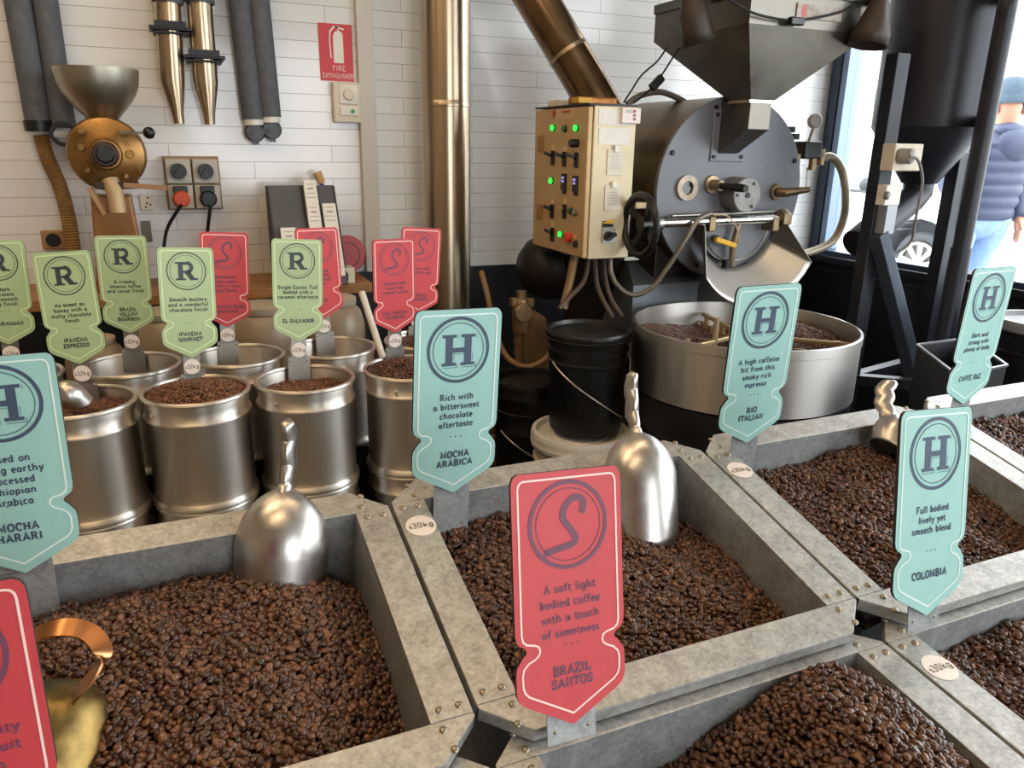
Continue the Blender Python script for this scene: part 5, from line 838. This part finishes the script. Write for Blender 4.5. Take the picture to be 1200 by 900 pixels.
bv = [(0, 0, .8)]+[(r_*math.cos(j*math.pi/20), r_*math.sin(j*math.pi/20), .79) for r_ in (.18, .352) for j in range(40)]; bf = [(1+j, 41+j, 41+(j+1) % 40, 1+(j+1) % 40) for j in range(40)]+[(0, 1+2*j, 2+2*j, 1+(2*j+2) % 40) for j in range(20)]
beans('coffee_beans', 'freshly roasted beans lying in the round steel cooling tray', 'coffee beans', None, np.column_stack([p, hz]), M['bean'], Matrix.Translation((TX, TY, 0)), (bv, bf), .0058)

# ------------------------------------------------------------------ pails
def pail(x, y, z, label, mat, lidmat, H=.34, R=.136, bail=None, lid=True, group='plastic pails'):
    t = thing('lidded_pail' if lid else 'open_pail', label, 'pail', (x, y, z), group); m = Matrix.Translation((x, y, z)); b = MB()
    b.lathe([(.0001, .004), (R*.88, .004), (R*.9, .012), (R*.955, H*.68), (R*1.0, H*.69), (R*1.0, H*.71), (R*.965, H*.72), (R*.975, H*.80), (R*1.01, H*.805), (R*1.01, H*.825), (R*.975, H*.83), (R*.985, H*.94), (R*1.0, H*.96)]+([] if lid else [(R*1.0, H), (R*.93, H), (R*.9, .02), (.0001, .02)]), 56, m); b.build('body', mat, t, True, angle=50)
    if lid:
        b = MB(); b.lathe([(R*1.0, H*.90), (R*1.06, H*.905), (R*1.075, H*.93), (R*1.06, H*.935), (R*1.075, H*.965), (R*1.06, H*.985), (R*1.04, H*1.0), (R*.96, H*1.0), (R*.93, H*.965), (R*.6, H*.96), (R*.58, H*.968), (.0001, H*.965)], 56, m); b.build('lid', lidmat, t, True, angle=50)
    if bail:
        a0, a1, drop = bail; P = []
        for i in range(25):
            s = i/24; a = rad(a0+(a1-a0)*s); dd = s/.8 if s < .8 else (1-s)/.2; P.append((x+R*1.07*math.cos(a), y+R*1.07*math.sin(a), z+H*.72-drop*min(1, dd*1.02)))
        b = MB(); b.tube(P, .0026, 8); bl = b.build('bail_handle', M['steel'], t, True); b = MB(); b.tube(P[17:20], .007, 10); b.build('grip', M['black'], bl, True)
    return t
pp = CAM+_ray(690, 384)*2.5
pz = pp[2]-.345; pail(pp[0], pp[1], pz, 'tall black lidded pail standing on the off white pail', M['black'], M['black'],   .345, .134, (190, 340, .2))
pail(pp[0]-.02, pp[1]-.01, 0, 'off white pail under the tall black pail', mk('off_white_plastic', (214, 200, 172), .5, 0, .08, 10), M['white'], pz-.002, .158, None, True)
q = CAM+_ray(620, 442)*2.82; pail(q[0], q[1], 0, 'shorter black lidded pail on the floor half behind the tall black pail', M['black'], M['black'], q[2], .13, (200, 330, .16))
q = CAM+_ray(1228, 374)*2.55; pail(q[0], q[1], q[2]-.36, 'black lidded pail at the right photo edge behind the plenty of body sign', M['black'], mk('grey_lid', (120, 120, 122), .4), .36, .15)
t = thing('black_crate', 'black crate under the pail at the right photo edge', 'crate', (q[0], q[1], 0)); b = MB(); b.mm((q[0]-.2, q[1]-.2, .03), (q[0]+.2, q[1]+.2, q[2]-.362)); b.build('box', M['black_matt'], t, True, smooth=False, bevel=.006)
for sx in (-1, 1):
    for sy in (-1, 1): b = MB(); b.mm((q[0]+sx*.17-.02, q[1]+sy*.17-.02, 0), (q[0]+sx*.17+.02, q[1]+sy*.17+.02, .03)); b.build('foot', M['black_matt'], t, True, smooth=False)
q = on('y', 590, 500, 2.9); t = thing('brown_drum', 'small brown ribbed drum low behind the bittersweet chocolate sign', 'drum', (q[0], 2.9, 0)); b = MB(); zt = q[2]+.09; pr = [(.0001, 0), (.11, 0)]
for k in range(9): pr += [(.118, zt*(k+.2)/9), (.118, zt*(k+.6)/9), (.11, zt*(k+.75)/9), (.11, zt*(k+1)/9)]
b.lathe(pr+[(.0001, zt)], 36, Matrix.Translation((q[0], 2.9, 0))); b.build('body', mk('brown_plastic', (112, 74, 36), .4, 0, .15, 10), t, True)
# gas fittings
gyy = 2.62; t = thing('gas_fitting', 'brass gas valve on a pipe against the dark wall', 'valve', on('y', 612, 440, gyy)); b = MB(); f1 = lambda x, y, d=0: on('y', x, y, gyy+d); bm = mk('dull_brass', (150, 122, 90), .42, .7, .2, 30)
b.tube([f1(610, 350), f1(610, 356), f1(611, 388)], [.026, .034, .034], 16); b.disc(f1(612, 366, -.03), (0, -1, 0), .036, .02, 24, .003); b.build('valve_body', bm, t, True); b = MB(); b.tube([f1(611, 350), f1(611, 341)], .02, 8); b.bar(f1(599, 354), f1(624, 354), .03, .03); b.build('valve_bonnet', bm, t, True)
b = MB(); P = [f1(608+.1*k, 388+k*6) for k in range(11)]; b.tube(P, [.017 if k % 2 else .024 for k in range(11)], 12); b.build('threaded_pipe', bm, t, True); b = MB(); b.tube([f1(609, 446), (f1(609, 446)[0], gyy, 0)], .018, 10); b.build('down_pipe', M['frame_black'], t, True)
t = thing('tan_box_motor', 'tan cone shaped motor cover behind the black pails', 'motor', f1(640, 445, .1)); b = MB(); A4 = [f1(627, 372, .12), f1(640, 372, .12), f1(652, 440, .12), f1(622, 440, .12)]; b.prism(A4, [p+np.array([.02, .16, 0]) for p in A4]); b.build('cover', mk('tan_cover', (146, 120, 92), .5, .2, .1, 10), t, True, smooth=False, bevel=.004); b = MB(); zz_ = f1(640, 440, .12); b.mm((zz_[0]-.06, gyy+.13, 0), (zz_[0]+.01, gyy+.27, zz_[2])); b.build('foot', M['black_matt'], t, True, smooth=False)
P = smoothpath([f1(564, 318, .2), f1(571, 345, .15), f1(580, 385, .1), f1(594, 418, .02), f1(617, 430, -.04), f1(640, 420, -.06), f1(652, 403, -.02)], 8); b = MB(); b.tube(P, .0115, 10); tag(b.build('gas_hose', mk('tan_rubber_hose', (142, 108, 74), .5, 0, .1, 30)), 'tan rubber hose looping below the flue to the black pails', 'hose')

# ------------------------------------------------------------------ silo on its frame
C = CAM+_ray(1091, 130)*2.88; SR = .2; slate = mk('dark_silo_paint', (44, 44, 50), .38, .35, .12, 5, rvar=.06); fblk = mk('frame_slate', (38, 40, 46), .42, .3, .15, 10)
si = thing('destoner_silo', 'dark round silo with cone bottom on a steel frame before the window', 'silo', (C[0], C[1], 0)); zc0 = on('y', 1092, 150, C[1])[2]; zc1_ = on('y', 1078, 215, C[1])[2]
ms = Matrix.Translation((C[0], C[1], 0)); b = MB(); b.lathe([(SR, zc0), (SR, 2.6), (.0001, 2.62)], 64, ms); b.build('cylinder', slate, si, True); b = MB(); b.lathe([(.062, zc1_), (SR, zc0)], 64, ms); b.build('cone', slate, si, True)
b = MB(); e0 = V3((C[0], C[1], zc1_)); e1 = V3(on('y', 1003, 286, C[1]-.05)); b.tube([e0+V3((0, 0, .02)), e0-V3((0, 0, .03)), e0-V3((.03, 0, .06)), e1], .056, 28); b.build('outlet_pipe', slate, si, True)
Lg = CAM+_ray(1030, 230)*2.70; lx, ly = Lg[0], Lg[1]
b = MB(); b.mm((lx-.035, ly-.02, 0), (lx+.025, ly+.03, on('y', 1048, 62, ly)[2])); b.build('leg', fblk, si, True, smooth=False, bevel=.003)
b = MB(); b.mm((lx-.018, ly-.06, on('y', 1020, 272, ly)[2]), (lx+.03, ly-.018, on('y', 1030, 232, ly)[2])); b.build('leg_joint', mk('silver_joint', (168, 172, 178), .4, .6), si, True, smooth=False)
p0, p1 = on('y', 1029, 274, ly-.04), on('y', 1084, 490, ly-.10); d = p1-p0; b = MB(); b.bar(p0, p1+d*.6, .05, .05, (0, -1, .3)); b.build('brace', mk('frame_light_slate', (72, 80, 92), .35, .5, .1, 10), si, True, smooth=False, bevel=.003)
Pg = CAM+_ray(1140, 220)*2.62; b = MB(); zt = on('y', 1160, 22, Pg[1])[2]; pl_ = V3((Pg[0], Pg[1], 0)); tgt = V3((C[0]+SR*.6, C[1]-SR*.7, zt+.1)); P = [pl_, V3((Pg[0], Pg[1], 1.0)), V3((Pg[0], Pg[1], zt-.04))]+smoothpath([V3((Pg[0], Pg[1], zt)), V3((Pg[0], Pg[1], zt+.06)), V3((Pg[0], Pg[1], zt+.10)).lerp(tgt, .2), tgt], 6); b.tube(P, .03, 18); b.build('round_post', fblk, si, True)
b = MB(); b.tube([(Pg[0], Pg[1], .6), (Pg[0], Pg[1], on('y', 1128, 290, Pg[1])[2])], .034, 18); b.build('post_sleeve', fblk, si, True)
zb_ = on('y', 1150, 142, Pg[1])[2]; b = MB(); b.bar((Pg[0], Pg[1], zb_), (C[0]+SR*.8, C[1]-SR*.55, zb_), .04, .05); b.build('post_bracket', fblk, si, True, smooth=False)
Rg = CAM+_ray(1112, 255)*3.02; b = MB(); b.mm((Rg[0]-.03, Rg[1]-.025, 0), (Rg[0]+.02, Rg[1]+.03, on('y', 1128, 178, Rg[1])[2])); b.build('leg', fblk, si, True, smooth=False, bevel=.003); b = MB(); b.mm((Rg[0]+.02, Rg[1]-.03, on('y', 1112, 270, Rg[1])[2]), (Rg[0]+.05, Rg[1]-.02, on('y', 1124, 184, Rg[1])[2])); b.build('leg_light_face', mk('pale_face_slate', (130, 134, 142), .4, .5), si, True, smooth=False)  # paler slab added to stand for the leg's lighter face
for za in (.62, .3):
    b = MB(); b.bar((lx, ly, za), (Pg[0], Pg[1], za), .04, .04); b.build('rail', fblk, si, True, smooth=False); b = MB(); b.bar((lx, ly, za), (Rg[0], Rg[1], za), .04, .04); b.build('rail', fblk, si, True, smooth=False); b = MB(); b.bar((Pg[0], Pg[1], za+.05), (Rg[0], Rg[1], za+.05), .04, .04); b.build('rail', fblk, si, True, smooth=False)
# outlet box on the leg
a, c = on('y', 1040, 168, ly-.03), on('y', 1065, 200, ly-.03); t = thing('power_outlet', 'cream power outlet box with grey plug on the silo leg', 'socket', (a[0], ly-.06, c[2])); b = MB(); b.mm((a[0]-.01, ly-.075, c[2]), (c[0], ly-.0205, a[2])); b.build('box', M['cream'], t, True, smooth=False, bevel=.004)
c = V3(on('y', 1059, 183, ly-.09)); b = MB(); b.disc(c+V3((0, .015, 0)), (.5, -1, 0), .026, .045, 18, .008); b.build('plug', mk('grey_plug', (150, 144, 138), .5), t, True)
P = smoothpath([on('y', x, y, ly-d) for x, y, d in ((1066, 183, .12), (1076, 188, .12), (1081, 210, .11), (1078, 232, .1), (1072, 262, .08), (1068, 282, .06), (1055, 294, .05), (1040, 296, .03))], 8); b = MB(); b.tube(P, .005, 8); b.build('cord', mk('grey_cord', (120, 118, 116), .5), t, True)
a, c = on('y', 1023, 216, ly-.04), on('y', 1037, 239, ly-.04); t = thing('isolator_switch', 'small white switch box low on the silo leg', 'switch box', (a[0], ly-.06, c[2])); b = MB(); b.mm((a[0], ly-.10, c[2]), (c[0], ly-.0605, a[2])); b.build('box', M['white'], t, True, smooth=False, bevel=.003); b = MB(); q = on('y', 1037, 229, ly-.1); b.disc(q, (.4, -1, 0), .014, .014, 14, .003); b.build('knob', mk('grey_knob', (110, 108, 108), .4), t, True)
# open black tub by the frame
zr = .86; q = [on('z', x, y, zr) for x, y in ((1075, 404), (1135, 396), (1180, 428), (1122, 440))]; t = thing('black_tub', 'open black tub beside the silo frame behind the bins', 'tub', tuple(sum(q)/4*np.array([1, 1, 0]))); b = MB(); ctr = sum(q)/4; inn = [ctr+(p-ctr)*.93 for p in q]; low = [ctr+(p-ctr)*.9-np.array([0, 0, zr-.0]) for p in q]; lin2 = [ctr+(p-ctr)*.86-np.array([0, 0, .3]) for p in q]
b.add(low+q+inn+lin2, [(3, 2, 1, 0)]+[(k*4+i, k*4+(i+1) % 4, k*4+4+(i+1) % 4, k*4+4+i) for k in range(3) for i in range(4)]+[(12, 13, 14, 15)]); b.build('shell', M['black_matt'], t, True, smooth=False); b = MB()
for i in range(4): b.bar(q[i], q[(i+1) % 4], .008, .006)
b.build('rim_edge', mk('pale_edge', (120, 122, 126), .4, .5), t, True, smooth=False)  # paler grey bars along the tub rim

# ------------------------------------------------------------------ outside the window
def car():
    wc = CAM+_ray(1069, 306)*7.6; x0 = wc[0]; yc = wc[1]; paint = mk('white_car_paint', (226, 228, 230), .25, coat=.5); dk = mk('dark_car_trim', (50, 52, 56), .5); glass = mk('car_glass', (150, 160, 168), .05, .1)  # window glass is pale grey: the reflected sky is put into its colour
    t = thing('car', 'white car parked outside the window', 'car', (x0+.9, yc+1.2, .06)); L0, L1 = .95, -3.55; W2 = 1.78; fy = lambda y: yc-y
    prof = [(L0, .32), (L0+.03, .62), (L0-.06, .86), (L0-1.0, 1.06), (L0-1.62, 1.62), (L0-2.2, 1.70), (L0-3.6, 1.68), (L0-4.3, 1.2), (L1+.02, 1.0), (L1, .36)]
    def arch(yw): return [(yw+.46*math.cos(math.pi*i/10), max(.30, .36+.46*math.sin(math.pi*i/10))) for i in range(11)]
    wy2 = -2.65; bot = [(L1+.1, .28)]+[(y, z) for y, z in arch(wy2)[::-1]]+[(y, z) for y, z in arch(0)[::-1]]+[(L0-.1, .28)]
    pr = prof+bot; b = MB(); b.prism([(x0+W2, fy(y), z) for y, z in pr], [(x0, fy(y), z) for y, z in pr]); b.build('body', paint, t, True, angle=30, bevel=.03)
    for ya, yb, za, zb2, cut in ((L0-1.2, L0-2.3, 1.1, 1.58, .5), (L0-2.37, L0-3.5, 1.1, 1.58, 0)): b = MB(); p = [(ya, za), (yb, za), (yb, zb2), (ya-cut, zb2)]; b.prism([(x0+.004, fy(y), z) for y, z in p], [(x0-.006, fy(y), z) for y, z in p]); b.build('side_window', glass, t, True, smooth=False)
    b = MB(); b.mm((x0-.02, fy(L0-3.4), 1.03), (x0+.01, fy(L0-.9), 1.06)); b.build('belt_trim', dk, t, True, smooth=False)
    b = MB(); mp = V3(CAM+_ray(1008, 199)*7.75); b.ball((x0-.14, mp.y, 1.12), (.09, .06, .07)); b.bar((x0-.08, mp.y, 1.08), (x0+.02, mp.y-.03, 1.05), .05, .03); b.build('wing_mirror', dk, t, True)
    for yh in (fy(L0-1.95), fy(L0-3.0)): b = MB(); b.mm((x0-.03, yh-.1, .90), (x0, yh+.1, .93)); b.build('door_handle', paint, t, True, smooth=False, bevel=.01)
    for yw in (yc, fy(wy2)):
        b = MB(); b.grid(24, 2, lambda u, v: (x0+.02+.3*v, yw+.455*math.cos(math.pi*u), .36+.455*math.sin(math.pi*u))); b.add([(x0+.32, yw+.46*math.cos(math.pi*i/12), .36+.46*math.sin(math.pi*i/12)) for i in range(13)], [tuple(range(13))]); b.build('wheel_arch', mk('arch_grey', (88, 92, 96), .8), t, True)
        wv = MB(); wv.torus((x0+.14, yw, .375), (-1, 0, 0), .265, .06, 48, 12); w_o = wv.build('wheel', mk('grey_tyre', (62, 64, 68), .8), t, True)  # tyre rubber lightened to an even mid grey
        rm = MB(); rm.ring((x0+.075, yw, .375), (-1, 0, 0), .208, .022, .02, 40); rm.disc((x0+.09, yw, .375), (-1, 0, 0), .05, .02, 20, .004); 
        rm.build('rim', M['white'], w_o, True); hb_ = MB(); hb_.disc((x0+.14, yw, .375), (-1, 0, 0), .21, .02, 32); hb_.build('wheel_back', mk('wheel_shade', (110, 108, 106), .6), w_o, True)
        for k in range(9): a = rad(40*k+10); sp = MB(); sp.prism([(x0+.07, yw+.04*math.cos(a-.3), .375+.04*math.sin(a-.3)), (x0+.07, yw+.205*math.cos(a-.12), .375+.205*math.sin(a-.12)), (x0+.07, yw+.205*math.cos(a+.12), .375+.205*math.sin(a+.12)), (x0+.07, yw+.04*math.cos(a+.3), .375+.04*math.sin(a+.3))], [(x0+.1, yw+.04*math.cos(a-.3), .375+.04*math.sin(a-.3)), (x0+.1, yw+.205*math.cos(a-.12), .375+.205*math.sin(a-.12)), (x0+.1, yw+.205*math.cos(a+.12), .375+.205*math.sin(a+.12)), (x0+.1, yw+.04*math.cos(a+.3), .375+.04*math.sin(a+.3))]); sp.build('spoke', M['white'], w_o, True, smooth=False)
car()
# shop across the street
ox = 17.0; t = thing('shop_building', 'low shop front with grey canopy and red fascia across the street', 'building', (ox+2, 9, .06)); b = MB(); b.mm((ox, 2, .06), (ox+4, 22, 3.0)); b.build('walls', mk('pale_render', (206, 200, 192), .8), t, True, smooth=False)
ca = on('x', 1178, 70, ox-1.4); b = MB(); b.mm((ox-1.4, 2, ca[2]-.12), (ox, 9.2, ca[2])); b.build('canopy', mk('canopy_grey', (112, 106, 104), .7), t, True, smooth=False); cf = on('x', 1178, 78, ox-1.3); b = MB(); b.mm((ox-1.3, 5.5, cf[2]-.5), (ox-1.2, 8.7, cf[2])); b.build('fascia', mk('fascia_red', (176, 40, 40), .6), t, True, smooth=False)
for yy in (7.0, 8.6): b = MB(); b.mm((ox-1.3, yy-.05, .06), (ox-1.2, yy+.05, ca[2])); b.build('post', mk('post_red', (190, 60, 54), .6), t, True, smooth=False)
p0, p1 = on('x', 1003, 112, ox-.1), on('x', 1030, 150, ox-.1); b = MB(); b.mm((ox-.12, p1[1], p1[2]-.8), (ox, p0[1]+.3, p0[2])); b.build('shop_window', mk('shop_glass', (120, 126, 124), .2), t, True, smooth=False)
a, c = on('x', 1008, 126, ox-.6), on('x', 1021, 138, ox-.6); t = thing('display_box', 'tan box stacked outside the shop across the street', 'box', ((a[0]), (a[1]+c[1])/2, .06)); b = MB(); b.mm((ox-.6, c[1], c[2]), (ox-.2, a[1], a[2])); b.build('box', mk('tan_box', (208, 176, 132), .7), t, True, smooth=False); b = MB(); b.mm((ox-.7, c[1]-.3, .06), (ox-.1, a[1]+.4, c[2])); b.build('stall', mk('stall_white', (222, 220, 216), .7), t, True, smooth=False)

# ------------------------------------------------------------------ person outside
rt = V3((CR[0], CR[1], 0)).normalized(); aw = V3((CF[0], CF[1], 0)).normalized(); PB = V3(on('z', 1150, 470, .06)); PB = V3((CAM+_ray(1156, 200)*5.0)); PB.z = .06
PM = Matrix.Translation(PB) @ Matrix((rt, aw, V3((0, 0, 1)))).transposed().to_4x4()
ps = thing('person', 'person in navy quilted jacket, grey beanie and pale jeans walking past outside', 'person', mat=PM)
skin = mk('skin', (176, 128, 104), .5); jean = mk('pale_denim', (126, 152, 190), .8, 0, .12, 20); nav = mk('navy_quilt', (50, 58, 84), .55, 0, .1, 20); bean_ = mk('grey_beanie', (70, 84, 98), .9, 0, .15, 60, .3, 200); shoe = mk('dark_shoe', (44, 40, 40), .6)
J = {'pel': (.0, 0, .98, .13), 'ch': (.03, .0, 1.30, .15), 'nk': (.05, -.01, 1.56, .062), 'hd': (.05, -.03, 1.66, .085), 'tp': (.05, -.03, 1.79, .07), 'lh': (-.09, .0, .93, .09), 'lk': (-.22, -.12, .52, .062), 'la': (-.27, .06, .10, .042), 'lt': (-.30, -.1, .04, .035), 'rh': (.10, .0, .93, .09), 'rk': (.04, .1, .51, .062), 'ra': (-.02, .18, .10, .042), 'rt': (-.05, .03, .04, .035),
     'ls': (-.15, 0, 1.48, .07), 'le': (-.26, -.05, 1.24, .05), 'lw': (-.25, -.22, 1.06, .032), 'rs': (.22, 0, 1.48, .07), 're': (.27, .05, 1.2, .05), 'rw': (.24, -.06, .98, .032)}
E_ = [('pel', 'ch'), ('ch', 'nk'), ('nk', 'hd'), ('hd', 'tp'), ('pel', 'lh'), ('lh', 'lk'), ('lk', 'la'), ('la', 'lt'), ('pel', 'rh'), ('rh', 'rk'), ('rk', 'ra'), ('ra', 'rt'), ('ch', 'ls'), ('ls', 'le'), ('le', 'lw'), ('ch', 'rs'), ('rs', 're'), ('re', 'rw')]
def hand(w, dirs, k):
    base = V3(J[w][:3]); pa = base+V3(dirs)*.07; J[k+'p'] = (*pa, .026); E_.append((w, k+'p'))
    for i, (o_, L_) in enumerate(((-.024, .065), (-.008, .078), (.008, .073), (.024, .06))):
        a = pa+V3((0, o_, 0))+V3(dirs)*.02; b_ = a+V3(dirs)*L_*.55; c_ = b_+(V3(dirs)+V3((.3 if k == 'L' else -.3, 0, .1)))*L_*.4
        J[k+'a%d' % i] = (*a, .0095); J[k+'b%d' % i] = (*b_, .009); J[k+'c%d' % i] = (*c_, .0075); E_.extend([(k+'p', k+'a%d' % i), (k+'a%d' % i, k+'b%d' % i), (k+'b%d' % i, k+'c%d' % i)])
    a = base+V3(dirs)*.04+V3((0, -.03, 0)); b_ = a+V3(dirs)*.035+V3((0, -.018, 0)); J[k+'t'] = (*a, .011); J[k+'u'] = (*b_, .009); E_.extend([(w, k+'t'), (k+'t', k+'u')])
hand('lw', (-.05, -.45, -.9), 'L'); hand('rw', (-.1, -.3, -.95), 'R')
ks = list(J); me = bpy.data.meshes.new('body'); me.from_pydata([J[k][:3] for k in ks], [(ks.index(a), ks.index(b)) for a, b in E_], []); me.materials.append(skin)
bo = bpy.data.objects.new('body', me); COL.objects.link(bo); bo.parent = ps; md = bo.modifiers.new('skin', 'SKIN'); me.skin_vertices.new() if not me.skin_vertices else None
for i, k in enumerate(ks): sv = me.skin_vertices[0].data[i]; sv.radius = (J[k][3], J[k][3]); sv.use_root = (k == 'pel')
md.use_smooth_shade = True; sd = bo.modifiers.new('sub', 'SUBSURF'); sd.levels = sd.render_levels = 2
def sleeve(name, keys, radii, mat, puff=0, parent=ps, n=24, reps=24):
    P = smoothpath([J[k][:3] if isinstance(k, str) else k for k in keys], reps//max(1, len(keys)-1)); Rr = []
    for i in range(len(P)): s = i/(len(P)-1)*(len(radii)-1); k = min(int(s), len(radii)-2); r = radii[k]+(radii[k+1]-radii[k])*(s-k); Rr.append(r*(1+puff*(abs(math.sin(i*math.pi/4))**.6-.6)))
    b = MB(); b.tube(P, Rr, n); return b.build(name, mat, parent, angle=80)
# quilted torso: stacked padded rings
b = MB(); prof = []; nz = 46
def tor(u, v):
    z = .97+.60*v; a = 2*math.pi*u; w = np.interp(v, [0, .2, .5, .78, .9, 1], [.205, .21, .225, .235, .15, .075]); dp = np.interp(v, [0, .3, .8, .92, 1], [.14, .15, .15, .11, .07]); pf = 1+.11*(abs(math.sin(v*math.pi*8))**.5-.6); cx = .0+.05*v
    return (cx+w*pf*math.cos(a), dp*pf*math.sin(a)-.01, z)
b.grid(40, nz, tor, True); jk = b.build('jacket', nav, ps, angle=80); sleeve('sleeve', ['ls', 'le', 'lw'], [.088, .075, .055], nav, .12, ps); sleeve('sleeve', ['rs', 're', 'rw'], [.088, .075, .055], nav, .12, ps)
b = MB(); b.ball((.06, -.13, 1.44), (.115, .06, .105), 20, 12); b.ball((.05, -.08, 1.53), (.105, .075, .05), 20, 12); b.build('hood', nav, ps)
sleeve('jeans_leg', [(-.07, 0, 1.0), 'lh', 'lk', 'la'], [.12, .105, .08, .07], jean, .03); sleeve('jeans_leg', [(.08, 0, 1.0), 'rh', 'rk', 'ra'], [.12, .105, .08, .07], jean, .03)
b = MB(); b.ball((.0, 0, .96), (.19, .135, .13), 24, 12); b.build('jeans_seat', jean, ps)
for k, k2 in (('la', 'lt'), ('ra', 'rt')):
    a = V3(J[k][:3]); b_ = V3(J[k2][:3]); b = MB(); b.tube([a+V3((0, .04, -.02)), a+V3((0, 0, -.02)), a.lerp(b_, .5)-V3((0, 0, .02)), b_+(b_-a).normalized()*.07], [(.035, .035), (.048, .05), (.046, .04), (.03, .022)], 16); b.build('shoe', shoe, ps, angle=80)
b = MB(); b.lathe([(.093, .0), (.101, .012), (.1, .045), (.098, .05), (.1, .06), (.098, .10), (.08, .145), (.045, .168), (.0001, .174)], 28, Matrix.Translation((.05, -.03, 1.685)) @ Matrix.Rotation(rad(-6), 4, 'X')); b.build('beanie', bean_, ps, angle=60)
b = MB(); hm = V3((.05, .055, 1.665)); b.ball(hm+V3((0, .018, 0)), (.014, .02, .018)); b.build('nose', skin, ps); b = MB(); b.ball(hm+V3((0, -.002, -.045)), (.026, .012, .008)); b.build('mouth', mk('lips', (150, 92, 84), .5), ps)
for s in (-1, 1): b = MB(); b.ball(hm+V3((s*.032, -.004, .028)), (.011, .008, .007)); b.build('eye', M['white'], ps); b = MB(); b.ball((.05+s*.09, -.035, 1.655), (.012, .022, .03)); b.build('ear', skin, ps)
